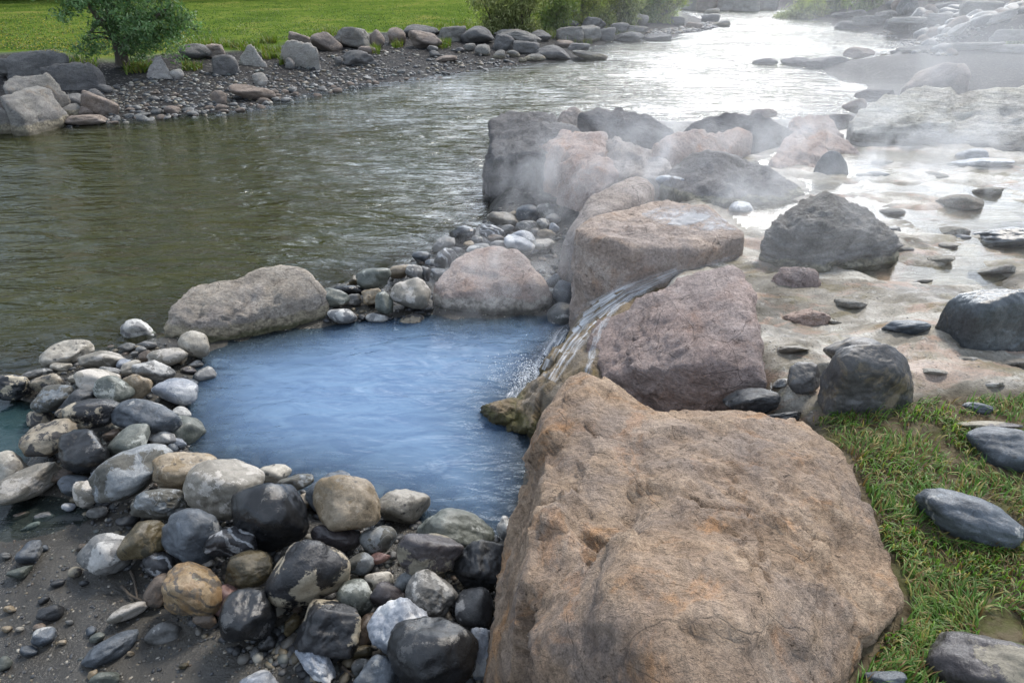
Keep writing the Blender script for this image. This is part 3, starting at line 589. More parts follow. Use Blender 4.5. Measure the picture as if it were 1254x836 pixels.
# ------------------------------------------------------------------ cobbles round the pool, one by one
GC = 'cobbles heaped around the blue pool'
C = [
 (82,432,60,31,17,'crm','r',0,'pale cream oblong cobble at the river edge, dark freckles at its lower left'),
 (170,405,41,30,0,'wht','r',0,'white and grey mottled round stone left of the long buff boulder'),
 (75,449,24,13,8,'crm','r',0,'small pale oval stone below the freckled cream oblong cobble'),
 (125,440,52,23,6,'tgr','a',0,'pointed tan-grey stone in the shallows, sharp tip to the right'),
 (17,446,36,19,0,'slt','r',-.02,'dark grey stone half under river water at the left edge'),
 (155,425,20,11,5,'gry','r',0,None),(137,426,15,8,0,'brn','r',-.02,None),(182,422,19,9,0,'gry','r',0,None),(173,428,13,9,0,'gry','r',.02,None),(165,434,10,8,0,'gry','r',0,None),
 (179,437,17,15,30,'brn','a',.01,None),
 (206,437,46,22,12,'tgr','r',.02,'pale flat stone leaning up at the foot of the buff boulder'),
 (223,440,12,15,0,'tan','r',0,None),
 (153,446,19,14,0,'bgl','r',.0,'small blue-grey pebble beside a cream one near the river'),
 (160,450,26,16,30,'crm','r',.02,'small cream-grey pebble leaning on the blue-grey one'),
 (188,453,50,25,-4,'gry','a',.05,'dark grey wedge-shaped stone with a tan right end'),
 (168,474,34,32,0,'tan','r',.05,'round ochre cobble with one dark notch'),
 (140,477,46,34,-4,'grn','r',.08,'dark mossy green-grey cobble leaning on the round ochre one'),
 (214,479,52,34,-6,'bgl','r',.03,'smooth pale blue-white oval cobble at the pool edge'),
 (223,505,22,15,-8,'wht','r',0,'little white pebble below the pale blue-white oval'),
 (181,509,80,41,-3,'slt','p',.07,'large slate blue lens-shaped cobble at the pool left rim'),
 (115,506,66,37,7,'blkc','r',.08,'flat black cobble blotched with cream crust'),
 (94,492,44,28,30,'chc','a',.05,'charcoal stone wedged behind the blotched black flat one'),
 (120,467,50,33,5,'tgr','r',.04,'pale grey-tan cobble rising behind the mossy green-grey one'),
 (133,455,30,14,4,'gry','r',.03,None),(96,464,22,11,0,'crm','r',.02,None),
 (71,485,60,32,18,'mix','r',.05,'broad pale cobble with whitish and tan patches next to the teal water'),
 (14,474,58,33,3,'blkc','a',.02,'low wide dark rock with pale crusted front at the left edge'),
 (45,458,34,12,14,'gry','r',.02,'narrow grey-white slab behind the wide crusted rock'),
 (58,469,37,22,10,'mot','a',.04,'lumpy stone, black on top and tan to the right'),
 (52,513,33,23,0,'mot','r',.03,'black and cream speckled stone on the brink of the teal water'),
 (78,507,19,14,0,'mot','r',.06,'small cream speckled knob beside the blotched black flat cobble'),
 (61,536,64,42,24,'mot','r',.06,'big tan stone stained black in patches, just above the teal inlet'),
 (21,541,40,25,24,'chc','r',.0,'dark charcoal stone slanting into the teal water'),
 (106,553,65,56,-8,'blk','p',.08,'matt black dome of a cobble in the left heap'),
 (9,573,42,43,20,'crm','r',.04,'cream cobble peppered with black dots, cut by the left edge'),
 (36,591,76,38,33,'tgr','r',.03,'long slanted tan stone with a bluish white patch at its lower end'),
 (76,582,27,18,25,'brn','r',.02,None),
 (160,541,54,36,38,'grn','r',.08,'smooth greenish tan cobble standing on its end'),
 (199,536,32,17,0,'wht','r',.04,'little cobble ringed black and white'),
 (226,529,48,40,-8,'grn','r',-.05,'pale grey-green stone sinking under the pool surface'),
 (163,577,97,55,27,'mix','r',.10,'very large mottled cobble, blue-white on its top left and green below'),
 (107,602,36,36,40,'tgr','a',.04,'angular cream-tan stone hollowed in the middle'),
 (119,577,15,15,0,'bgl','r',.05,None),(137,532,23,14,8,'brn','a',.06,None),(143,541,13,9,20,'pnk','a',.05,None),
 (227,575,74,47,8,'tan','r',.10,'tan lumpy cobble with dark dimples on top'),
 (199,617,70,39,2,'mix','a',.06,'lumpy blue-grey stone mottled with rust, below the tan dimpled one'),
 (84,621,16,11,0,'bgl','r',0,None),(119,627,23,15,0,'gry','r',0,None),(156,638,26,15,24,'chc','r',.01,None),(178,609,18,12,20,'slt','r',.04,None),(193,601,20,10,0,'chc','r',.05,None),
 (92,594,36,28,10,'slt','r',.0,'dark grey rounded stone with a small white fleck, behind the hollowed one'),
 (55,633,24,13,10,'gry','r',-.03,None),(38,645,22,10,20,'gry','r',-.03,None),(25,632,20,10,20,'brn','r',-.03,None),
 (274,598,92,75,-4,'tgr','r',.12,'largest egg-shaped tan-grey cobble with a paler round patch'),
 (334,581,44,26,0,'crm','r',.02,'cream white cobble at the water behind the great black one'),
 (362,591,44,20,13,'mix','r',.06,'grey sliver of stone with a pale top, resting by the water'),
 (331,633,98,86,-8,'blk','p',.09,'great glossy black cobble with a tan lower rim'),
 (237,657,76,66,-10,'slt','r',.08,'rounded slate cobble under the egg-shaped one'),
 (282,664,62,38,14,'bnd','r',.12,'dark cobble with a white stripe along it'),
 (176,661,64,46,32,'olv','r',.08,'olive brown cobble tilted against the slate one'),
 (130,678,62,52,22,'gry','r',.02,'grey stone splashed with pale patches, lying on the mud'),
 (304,697,58,46,14,'olv','r',.08,'olive tan pitted cobble below the white-striped one'),
 (370,613,26,20,0,'tan','r',.02,None),
 (194,690,32,38,60,'bnd','r',.02,'dark cobble streaked with white between grey and orange stones'),
 (425,617,88,69,-14,'tan','r',.14,'big round tan-cream cobble perched at the pool near edge'),
 (408,604,66,52,20,'slt','r',.0,'smooth grey stone partly in the pool behind the perched tan-cream one'),
 (494,621,68,45,6,'crm','r',.0,'cream-topped stone with a green mossy foot in the pool'),
 (411,659,62,34,-4,'pur','r',.04,'grey-tan stone under the perched tan-cream cobble'),
 (463,661,46,34,4,'mix','r',.05,'blue-grey speckled cobble between cream-topped and purplish ones'),
 (375,700,104,76,20,'blkc','p',.10,'big black cobble with a cream crust along its upper left edge'),
 (440,691,38,27,15,'mix','r',.05,'grey and white lozenge beside the big crusted black cobble'),
 (463,683,30,14,16,'pnk','r',.08,'slim pinkish stone in the middle of the near heap'),
 (481,680,13,11,0,'gry','r',.02,None),
 (559,647,97,48,-8,'grn','r',.04,'large green-grey cobble at the pool edge by the huge sandy boulder'),
 (526,679,80,54,-8,'pur','p',.12,'purplish dark cobble with a tan underside'),
 (586,690,64,62,-20,'chc','a',.07,'blue-black angular rock against the huge sandy boulder'),
 (528,728,64,52,-24,'gry','a',.08,'rough grey-tan stone with a purple right flank'),
 (499,714,38,27,24,'mix','r',.06,'tan pebble with a blue mottled top'),
 (464,712,36,24,6,'crm','r',.04,'tan cream stone behind the dark green-grey cobble'),
 (436,732,48,45,-30,'grn','r',.06,'dark green-grey cobble with a cream edge at its right'),
 (477,730,46,33,-10,'pur','a',.08,'purplish grey knobbly stone above the pale blue-grey slab'),
 (581,745,48,50,10,'chc','r',.06,'charcoal round cobble touching the huge sandy boulder'),
 (618,646,20,30,0,'wht','a',.02,'pale angular chip squeezed between pool and huge sandy boulder'),
 (579,608,50,28,0,'olv','r',-.20,'dark rock glimpsed under the pool surface'),
 (237,721,74,62,-10,'org','r',.08,'orange-tan round cobble with dark stripes'),
 (305,753,70,70,-20,'blk','p',.06,'wet glossy black cobble alone at the mud edge'),
 (277,733,32,42,-40,'pnk','r',.04,'rose pink cobble half behind the wet glossy black one'),
 (251,757,28,25,0,'brn','r',.01,'little purple-brown stone under the orange striped cobble'),
 (193,722,28,41,-8,'brn','r',.01,'brown-grey stone at the left of the orange striped cobble'),
 (328,787,26,19,26,'blk','r',.0,'small black pebble with a white sheen at the mud edge'),
 (318,838,48,34,0,'bgl','r',.02,'blue-grey smooth stone at the bottom edge on wet mud'),
 (156,749,46,18,22,'tgr','r',.0,'long tan finger of stone lying on the mud'),
 (201,775,44,27,15,'gry','r',-.05,'flat grey stone sunk in the mud'),
 (137,795,66,29,34,'slt','r',-.05,'long slate stone sunk in mud with a white patch'),
 (119,780,17,12,12,'grn','r',0,None),(128,832,34,18,4,'grn','r',0,'grey-green stone at the bottom edge left of the mud'),(112,772,12,12,20,'slt','r',0,None),(113,826,10,13,0,'tan','r',0,None),
 (253,688,19,11,0,'tgr','r',.04,None),
 (403,768,77,67,-5,'blkc','b',.06,'squarish black cobble framed by cream crust'),
 (494,770,86,68,-22,'bgl','a',.09,'pale blue-grey slab-like stone behind the biggest dark cobble'),
 (528,803,112,92,-14,'blk','p',.12,'biggest very dark smooth cobble at the bottom edge'),
 (449,770,26,44,-22,'brn','r',.04,'brown-grey stone standing between crusted and pale blue-grey ones'),
 (460,830,56,52,10,'slt','r',.05,'blue-grey rounded stone at the bottom edge left of the biggest dark one'),
 (388,810,60,34,-34,'bgl','a',.01,'blue-white angular stone slanting down below the squarish black cobble'),
 (358,764,18,29,-10,'olv','r',.01,'olive pebble squeezed left of the squarish black cobble'),
 (440,797,32,18,0,'olv','r',.01,None),(442,814,24,16,10,'gry','r',.01,None),
 (592,800,30,62,4,'bgl','b',.03,'blue-grey upright slab wedged beside the huge sandy boulder'),
 (581,773,12,11,0,'pur','r',.02,None),(408,640,20,14,-30,'bgl','a',.02,None),
 (36,677,31,28,30,'slt','a',.0,'angular grey-blue stone with a pale ridge on the mud'),
 (25,702,28,15,22,'grn','a',.0,'flat-faced grey-green chip on the mud'),
 (92,700,15,13,0,'pur','r',0,None),(62,751,30,19,20,'chc','r',-.01,'dark blue pebble with a white scratch on the mud'),
 (54,779,27,22,12,'slt','r',0,'blue pebble with a tan spot on the mud'),(35,797,20,13,-20,'slt','r',-.01,None),(101,670,14,10,20,'brn','a',0,None),(55,671,8,8,0,'slt','r',0,None),
 (48,768,14,10,15,'brn','r',0,None),(54,734,13,9,20,'chc','r',0,None),(8,770,12,8,0,'tan','r',0,None),(7,680,12,8,0,'gry','r',0,None),(71,714,16,9,14,'chc','r',-.01,None),
 (103,714,12,7,0,'chc','r',-.01,None),(76,786,10,6,0,'tan','r',0,None),(24,770,9,6,0,'crm','r',0,None),(12,745,14,8,0,'tan','r',0,None),(6,812,16,18,0,'grn','r',0,None),(160,800,9,6,0,'tan','r',0,None),(225,815,12,7,20,'olv','r',0,None),(85,762,10,6,0,'gry','r',0,None),
 # far rim of the pool
 (409,365,38,25,-4,'grn','r',.04,'green-grey cobble at the right end of the long buff boulder'),
 (419,387,36,19,-8,'wht','r',.0,'white-grey cobble at the pool edge near the long buff boulder'),
 (458,342,43,28,4,'grn','r',.05,'rounded green-grey cobble on the pool far rim, river behind'),
 (503,358,50,39,-8,'tgr','r',.06,'largest round tan-grey cobble left of the pinkish boulder'),
 (428,356,37,14,-8,'blk','r',.02,'flat black stone between two green-grey cobbles'),
 (456,364,25,21,8,'tan','b',.02,'square pinkish tan stone on the pool far rim'),
 (470,371,23,29,15,'grn','r',.03,'upright green-grey pebble beside the square tan stone'),
 (433,367,20,15,0,'gry','r',.0,None),
 (492,332,32,17,14,'tan','r',.04,'tan flat stone behind the largest round tan-grey one'),
 (508,334,23,20,0,'gry','r',.05,'grey stone leaning against the tan flat one'),
 (521,335,14,20,10,'chc','r',.04,None),
 (546,316,31,25,10,'bnd','a',.05,'blue-black stone streaked with white on the pool far rim'),
 (566,288,32,24,-6,'blk','r',.02,'black round cobble jutting into the river on the far rim'),
 (516,315,23,15,0,'slt','r',.0,None),(543,299,31,18,20,'gry','r',.01,'dark grey stone below the black round one'),
 (603,284,33,17,-14,'bnd','a',.05,'grey-white and black split stone in the misty pebbles'),
 (586,305,30,14,10,'gry','r',.03,None),(574,299,14,9,0,'tan','r',.03,None),(584,294,16,11,0,'gry','r',.03,None),(433,343,12,13,0,'olv','r',.02,None),
 (462,389,28,12,0,'wht','r',-.02,None),(504,392,34,18,0,'mot','r',-.06,'white-tan stone almost covered by the pool at its far rim'),
 (537,334,18,12,0,'slt','r',.02,None),(523,374,18,17,0,'chc','r',.0,None),(444,389,12,9,0,'chc','r',-.01,None),(607,292,26,10,-10,'brn','r',.03,None),
 (617,268,42,18,-18,'tgr','r',.03,'tan and dark sloping stone at the river end of the misty pebbles'),
 (646,261,29,21,0,'slt','r',.02,'grey misty stone at the foot of the dark jetty boulder'),(672,258,29,18,0,'gry','r',.02,'rounded grey misty stone, rearmost of the misty pebbles'),
 (677,268,20,14,0,'gry','r',.03,None),(665,274,18,14,-10,'wht','r',.04,None),(644,277,28,14,6,'gry','r',.03,None),(679,279,13,12,0,'bgl','r',.03,None),
 (641,290,32,16,-10,'bgl','r',.04,'pale bluish stone in the middle of the misty pebbles'),(669,287,23,13,-10,'tan','r',.03,None),(636,299,40,20,-14,'bgl','r',.05,'long grey-blue stone resting behind the pinkish boulder'),
 (666,299,27,14,6,'tgr','r',.03,'pale tan stone behind the pinkish boulder'),(683,344,33,20,12,'slt','r',.03,'bluish grey cobble right of the pinkish boulder'),
 (693,358,32,32,10,'slt','r',.06,'rounded slate stone under the flat-topped boulder'),(687,385,36,30,20,'gry','r',.02,'grey cobble at the foot of the waterfall'),
 (605,273,13,8,0,'gry','r',.02,None),(621,280,18,10,0,'gry','r',.03,None),(655,283,14,9,0,'gry','r',.02,None),(628,262,10,8,0,'tan','r',.02,None),(610,300,22,12,10,'gry','r',.02,None),(597,306,14,9,0,'slt','r',.02,None),(560,307,14,9,0,'chc','r',.02,None),(528,322,15,9,0,'slt','r',.02,None),
 # pool shallows
 (238,421,37,32,-10,'crm','r',.06,'white cream round cobble leaning on the front of the long buff boulder'),
 (253,459,28,22,0,'wht','a',.0,'small crumbly white rock standing in the pool shallows'),
 (231,453,18,10,0,'pur','r',-.01,None),(240,446,18,10,10,'gry','r',-.02,None),(268,446,38,14,4,'gry','r',-.08,None),(282,463,34,24,-10,'gry','r',-.12,'rounded stone under milky water beside the crumbly white rock'),
 (232,470,20,12,0,'slt','r',-.04,None),(248,482,30,16,0,'grn','r',-.12,None),(287,549,46,18,0,'gry','r',-.10,'grey stone under the milky water near the egg-shaped cobble'),
 (245,495,20,10,0,'gry','r',-.06,None),(218,543,20,14,0,'bgl','r',.0,None),(211,550,14,14,0,'slt','r',.02,None),(703,517,12,28,0,'slt','r',.0,None),(690,542,26,24,0,'gry','r',-.06,None),
 (676,513,12,6,0,'slt','r',.0,None),
]
DESC = {'gry':'grey','chc':'charcoal','slt':'slate blue','bgl':'pale blue-grey','grn':'green-grey','tan':'tan','tgr':'tan-grey','crm':'cream','wht':'whitish','mot':'mottled','olv':'olive','brn':'brown','pnk':'pink','pur':'purplish','blk':'black','bnd':'streaked','mix':'mottled blue','blkc':'crusted black','org':'orange'}
def zone(px, py):
    if py > 655 and px < 235: return 'lying on the brown mud'
    if py < 400 and px > 590: return 'among the misty pebbles by the jetty'
    if py < 400: return 'in the row between pool and river'
    if px > 228 and py < 560: return 'in the pool shallows'
    if py < 470: return 'in the cobble bank beside the river'
    return 'in the near cobble heap'
for c in C:
    px, py, w, h, rot, mat, kind, dz, lab = c
    if lab is None: lab = 'small %s pebble %s' % (DESC[mat], zone(px, py))
    base = None
    if 585 < py and px > 640: base = None
    place_stone(px, py, w, h, rot, mat, kind, dz, lab, 'cobble' if w >= 16 else 'pebble', GC)

# stones of the terrace and the grass
T = [
 (1046,430,70,36,-4,'rk_black','r','black boulder hidden behind the squarish crusted one',.92,'boulder'),
 (985,462,42,40,40,'rk_black','r','grey and black stone in the still water left of the crusted black boulder',.72,'boulder'),
 (920,492,68,35,4,'chc','r','dark charcoal egg-shaped stone in the gap above the huge sandy boulder',.72,'stone'),
 (1108,403,56,23,3,'slt','r','flat dark slate stone lying on the terrace crust',.74,'stone'),
 (1232,292,84,28,0,'rk_slate','r','low dark slate hump at the right edge of the terrace',.74,'stone'),
 (1174,250,52,24,0,'rk_crust','r','grey-brown low rock in the shining shallows',.74,'stone'),
 (1230,550,82,54,-12,'slt','r','smooth blue-grey boulder in the grass at the right edge',.84,'stone'),
 (1186,634,118,56,-24,'slt','r','slate grey boulder half sunk in the middle of the grass',.84,'stone'),
 (1206,816,136,74,-12,'pur','r','wet grey-brown boulder at the bottom right corner',.84,'stone'),
 (1085,834,48,24,0,'slt','r','small grey stone in the grass at the bottom edge',.85,'stone'),
 (1210,521,70,12,0,'pur','r','thin purple slab lying in the grass',.86,'stone'),
 (1196,500,34,15,-6,'slt','r','blue-grey stone where terrace meets grass',.84,'stone'),
 (988,391,54,26,0,'rk_rust','a','rough pinkish mound on the terrace crust',.72,'stone'),
 (945,512,70,12,6,'chc','a','dark flat rock in the still water at the grass edge',.76,'stone'),
 (957,469,22,12,0,'wht','a','whitish pebble in the still water',.74,'stone'),
 (907,256,31,19,0,'bgl','r','smooth blue-grey stone below the pitted boulder',.75,'stone'),
 (822,223,38,17,0,'bgl','r','whitish flat stone in the small pool behind the flat-topped boulder',.78,'stone'),
 (935,141,32,16,0,'rk_gsmooth','r','small tan rounded rock with the bright river behind',.8,'boulder'),
 (1046,130,28,18,0,'rk_gsmooth','r','rounded grey rock left of the pale ledge',.6,'boulder'),
 (1018,152,52,24,0,'rk_dark','a','dark low rock before the pale ledge',.6,'boulder'),
 (1070,117,46,16,0,'rk_dark','a','dark rock at the water between pale ledge and gravel bar',.2,'boulder'),
 (937,77,31,11,0,'rk_dark','r','small dark rock alone in the bright river',-.05,'boulder'),
 (974,77,36,13,0,'rk_dark','r','dark rock in the river nearest to the gravel bar',-.05,'boulder'),
 (1010,78,54,16,4,'rk_dark','a','low dark rock spit leaving the gravel bar',-.02,'boulder'),
 (1052,65,36,14,0,'rk_bankt','a','tan-topped rock at the upstream tip of the bar',.1,'boulder'),
 (1075,216,26,14,0,'slt','r','small slate stone in the steaming shallows',.74,'stone'),
 (1080,200,26,10,0,'rk_crust','r','grey low stone nearest the steaming pool',.74,'stone'),
 (1190,190,36,16,0,'bgl','r','pale stone in the mist below the ledge',.74,'stone'),
 (1200,200,70,13,0,'bgl','r','long pale stone in the mist at the terrace back',.74,'stone'),
 (1092,260,30,11,0,'rk_crust','r','grey slip of stone on the shining terrace',.74,'stone'),
 (1165,283,40,12,0,'rk_crust','r','flat crusted stone left of the slate hump',.74,'stone'),
 (1178,291,20,9,0,'slt','r','bluish pebble left of the slate hump',.74,'stone'),
 (1090,281,24,9,0,'gry','r','grey pebble right of the layered grey boulder',.74,'stone'),
 (1118,176,60,12,0,'rk_sinter','a','pale flat rock at the foot of the ledge',.74,'stone'),
 (1180,388,10,6,0,'tan','r','tiny tan pebble by the blue-black boulder',.75,'stone'),
]
rgt = random.Random(4)
for px, py, w in [(1060,215,24),(1145,215,30),(1205,235,40),(1105,305,26),(1150,318,34),(1215,332,50),(1040,372,40),(1130,345,22),(970,428,40),(1180,440,30),(1240,445,44),(1140,455,36),(1215,470,26),(1160,300,24),(1020,395,20),]:
    T.append((px, py, w, w * rgt.uniform(.24, .36), rgt.uniform(-8, 8), rgt.choice(['rk_crust', 'rk_crust', 'rk_crust', 'tgr']), 'r', 'low crust-covered stone barely rising from the terrace water', .725 if py < 300 else .74, 'stone'))
for px, py, w, h, rot, mat, kind, lab, base, cat in T:
    gf = None
    if .69 < base < .8 and px > 900: base, gf = None, (lambda x, y: max(ground(x, y), .742) - .006)
    place_stone(px, py, w, h, rot, mat, kind, 0, lab, 'boulder' if cat == 'boulder' else 'stone', 'stones on the terrace and grass', cat, base=base, gfun=gf, emb=.12 if gf and h < 30 else .55, deep=1.3 if gf and h < 30 else 1.0, sub=5 if w > 30 else 4)
# ------------------------------------------------------------------ far bank on the left
GB = 'rocks along the far left bank'
B = [
 (24,87,58,22,-4,'bankd','b','dark slab at the left edge behind the pale slab'),(217,93,15,13,0,'bankp','a','little white rock beside the leaning wedge'),(118,118,19,14,0,'bankd','r','dark blue rounded rock below the dark slab'),
 (129,110,16,10,0,'bankd','r','dark small rock left of the tree foot'),(123,131,42,22,-14,'bankt','b','rust brown rock at the water below the tree'),(92,125,24,18,-10,'bankd','r','dark rounded rock beside the squared block'),
 (88,137,22,18,-20,'bank','r','grey rock between squared block and rust brown one'),(105,138,18,13,0,'bankt','r','brown knob at the water by the squared block'),(106,148,46,12,0,'bankt','r','low brown rock in the water by the squared block'),
 (239,65,38,18,-10,'bankd','r','dark grey rounded rock at the lawn edge'),(262,65,26,17,-10,'bankt','b','grey-tan rock right of the dark grey rounded one'),(275,83,32,24,6,'bankd','b','dark-faced block on the gravel'),
 (371,50,34,12,-8,'bankt','b','tan rock behind the white blocky boulder'),
 (400,54,38,21,-10,'bankt','b','tan-grey rock right of the white blocky boulder'),(434,50,44,24,-6,'bank','r','smooth grey humped rock at the lawn edge'),(309,116,54,18,-6,'bankt','a','flat brown rock in the far shallows'),
 (318,100,18,18,-20,'bankp','a','cream rock on the far water edge'),(268,122,18,17,0,'bankt','a','tan upright rock on the far water edge'),(211,136,19,10,0,'bankt','r','tan rock low in the far water'),
 (441,74,40,19,4,'bankd','b','dark block on the far gravel'),(449,62,22,8,-6,'bankt','b','thin pinkish slab behind the dark block'),(462,51,18,22,0,'bankt','b','upright tan block at the lawn edge'),
 (486,48,22,21,0,'bankt','b','tan block in the row below the lawn'),(515,40,44,15,0,'bankd','b','long flat-topped block just below the lawn'),(521,52,42,20,-10,'bankt','a','brown-pink wedge in the bank row'),
 (553,44,36,18,-6,'bank','b','grey block right of the brown-pink wedge'),(585,46,42,21,-4,'bankd','b','dark wide block in the bank row'),(618,54,28,18,0,'bankd','b','dark cube by the far pebbles'),
 (634,46,58,15,-2,'bank','b','long low grey ledge under the willows'),(661,46,28,14,0,'bankd','b','dark block under the willows'),(698,45,34,18,0,'bank','b','square-faced grey block at the water'),
 (723,45,26,21,0,'bank','b','tall grey block at the water under the willows'),(743,45,22,16,4,'bankd','b','dark block right of the tall grey one'),(768,47,42,12,-4,'bankd','b','long flat ledge at the water'),
 (804,47,36,10,-4,'bankd','b','farthest flat ledge reaching into the river'),(692,31,32,13,0,'bankd','b','dark block among the willow feet'),(727,31,29,16,4,'bankd','b','dark block with squared top under the willows'),
 (759,36,23,12,0,'bankd','b','dark block at the upstream end of the willows'),(784,26,20,13,0,'bankp','r','white boulder under the last willow'),(780,38,26,9,0,'bank','b','grey block behind the far flat ledge'),
 (646,60,35,14,0,'bankd','b','dark block above the far pebbles'),(679,67,42,17,-6,'bankd','b','dark pointed block at the water'),(722,70,44,10,-4,'bank','a','low brown-grey ledge reaching farthest into the water'),
 (709,59,27,10,4,'bankd','b','slanting dark block behind the low ledge'),(655,72,26,10,0,'bank','r','grey rounded rock at the water by the pebbles'),(690,55,24,9,0,'bankt','b','brown block behind the dark pointed one'),
 (546,73,28,8,0,'bankt','b','pink slab on the far gravel'),(575,59,14,9,0,'bank','r','smooth rounded rock above the far gravel'),(591,63,19,14,0,'bank','r','rounded grey boulder at the end of the far gravel'),
 (611,68,15,10,0,'bank','r','grey pebble-like rock by the dark cube'),(629,67,16,8,0,'bank','r','striped grey rock by the far pebbles'),(640,75,10,6,0,'bank','r','little round rock at the far waterline'),
 (530,61,13,8,0,'bankd','r','dark rounded rock under the brown-pink wedge'),(532,67,13,8,0,'bankd','r','dark rock in front of the brown-pink wedge'),(563,62,11,6,0,'bankd','r','dark flat rock below the grey block'),
 (415,77,10,11,0,'bankd','r','black stone left of the dark block'),(355,80,14,14,20,'bankd','a','dark shard leaning on the white blocky boulder'),
 (870,24,22,10,0,'bankd','b','dark rock on the far point'),(884,31,20,8,0,'bank','b','grey rock at the tip of the far point'),(872,16,16,7,0,'bank','r','rock in the far channel'),(900,36,26,6,0,'bankd','r','dark low rock off the far point'),(918,38,16,5,0,'bankd','r','last dark rock off the far point'),
 (830,27,18,10,0,'bankd','b','dark rock at the root of the far point'),(850,33,20,8,0,'bankt','b','brown rock on the far point'),
]
for px, py, w, h, rot, mat, kind, lab in B:
    place_stone(px, py - h * .08, w * 1.03, h * 1.10, rot + random.uniform(-6, 6), 'rk_' + mat, kind if random.random() < .5 else 'a', 0, lab, 'boulder' if w > 16 else 'stone', GB, 'boulder', emb=.62, sub=4 if w > 24 else 3)

bb = lambda label, pts, mat, **kw: boulder('boulder', label, pts, 'rk_' + mat, **dict(dict(zb=.1, drop=.35, smooth=.6, amp=.03, ridge=.025, sub=5, group=GB, freq=1.5, facet=.03, back=.2), **kw))
bb('squared block with pale flat top and a pale water line', [(0, 119, .68), (48, 107, .72), (62, 111, .68), (85, 140, .2), (84, 156, -.05), (30, 159, -.05), (6, 126, .64), (26, 142, .4)], 'bank', zb=0)
bb('pale grey slab behind the squared block', [(2, 98, .85), (15, 92, .92), (60, 90, .92), (84, 118, .42), (60, 114, .55), (10, 114, .62)], 'bank')
bb('block cut by the left edge with a pale water line', [(-40, 130, .55), (-6, 127, .56), (8, 135, .46), (28, 158, .0), (22, 164, -.05), (-40, 170, -.05)], 'bank', zb=0)
bb('dark grey slab with pointed right end left of the tree', [(48, 84, .78), (70, 78, .88), (112, 75, .92), (124, 84, .72), (116, 98, .42), (84, 105, .35), (60, 96, .5)], 'bankd')
bb('flat dark slab below the lawn with a brown right face', [(3, 75, .85), (12, 66, 1.0), (48, 61, 1.05), (82, 66, .95), (84, 74, .75), (46, 80, .65), (6, 79, .7)], 'bankd', zb=.3)
bb('white leaning wedge right of the tree', [(180, 96, .28), (183, 85, .5), (189, 68, .86), (196, 67, .88), (211, 93, .35), (206, 100, .2), (186, 98, .25)], 'bankp', zb=.2)
bb('pale triangular rock at the lawn edge', [(292, 76, .4), (303, 66, .6), (303, 54, .9), (308, 53, .93), (326, 77, .4), (325, 85, .22), (303, 83, .25)], 'bankp', zb=.2)
bb('white blocky boulder on the far gravel', [(344, 72, .45), (345, 54, .88), (352, 50, .98), (380, 52, .96), (389, 60, .8), (390, 75, .38), (381, 81, .22), (354, 80, .22)], 'bankp', zb=.2)

# loose stones along that shore, too alike to tell apart: one mesh shape each of six, copied
shape6 = [mesh_from('bank_stone', stone_shape(3, 'r' if k % 2 else 'a', np.random.default_rng(900 + k))[0], ico(3)[1], M['bnk'] if k % 3 else M['rk_bankt']) for k in range(6)]
def scatter_stone(px, py, w, label, group, z=None, name='stone', flat=.55, meshes=None):
    for _ in range(3):
        q = P(px, py, z if z is not None else .1); zz = ground(q[0], q[1]); z = zz
    k = np.linalg.norm(q - EYE) / FOC * w / 2
    ob = link(name, random.choice(meshes or shape6), loc=(q[0], q[1], zz + k * flat * .35))
    ob.scale = (k * random.uniform(.8, 1.2), k * random.uniform(.7, 1.0), k * flat * random.uniform(.7, 1.2))
    ob.rotation_euler = (random.uniform(-.2, .2), random.uniform(-.2, .2), random.uniform(0, 6.28))
    return tag(ob, label, 'stone', group)
sx = np.array([85, 150, 300, 370, 470, 600, 655]); sy = np.array([157, 151, 139, 121, 106, 87, 78])
for i in range(130):
    px = random.uniform(120, 650) if i % 3 else random.uniform(140, 420)
    up = abs(random.gauss(0, 1)) * (9 if px < 450 else 6)
    py = np.interp(px, sx, sy) - 1 - min(up, 26)
    scatter_stone(px, py, random.uniform(5, 13) * (1 if px < 420 else .75), 'loose grey stone in the band along the far waterline', 'loose stones along the far waterline')
for i in range(45):
    px = random.uniform(788, 884); py = np.interp(px, [788, 884], [46, 34]) - random.uniform(0, 9)
    scatter_stone(px, py, random.uniform(3.5, 7), 'small dark stone on the far point upstream', 'stones on the far point')

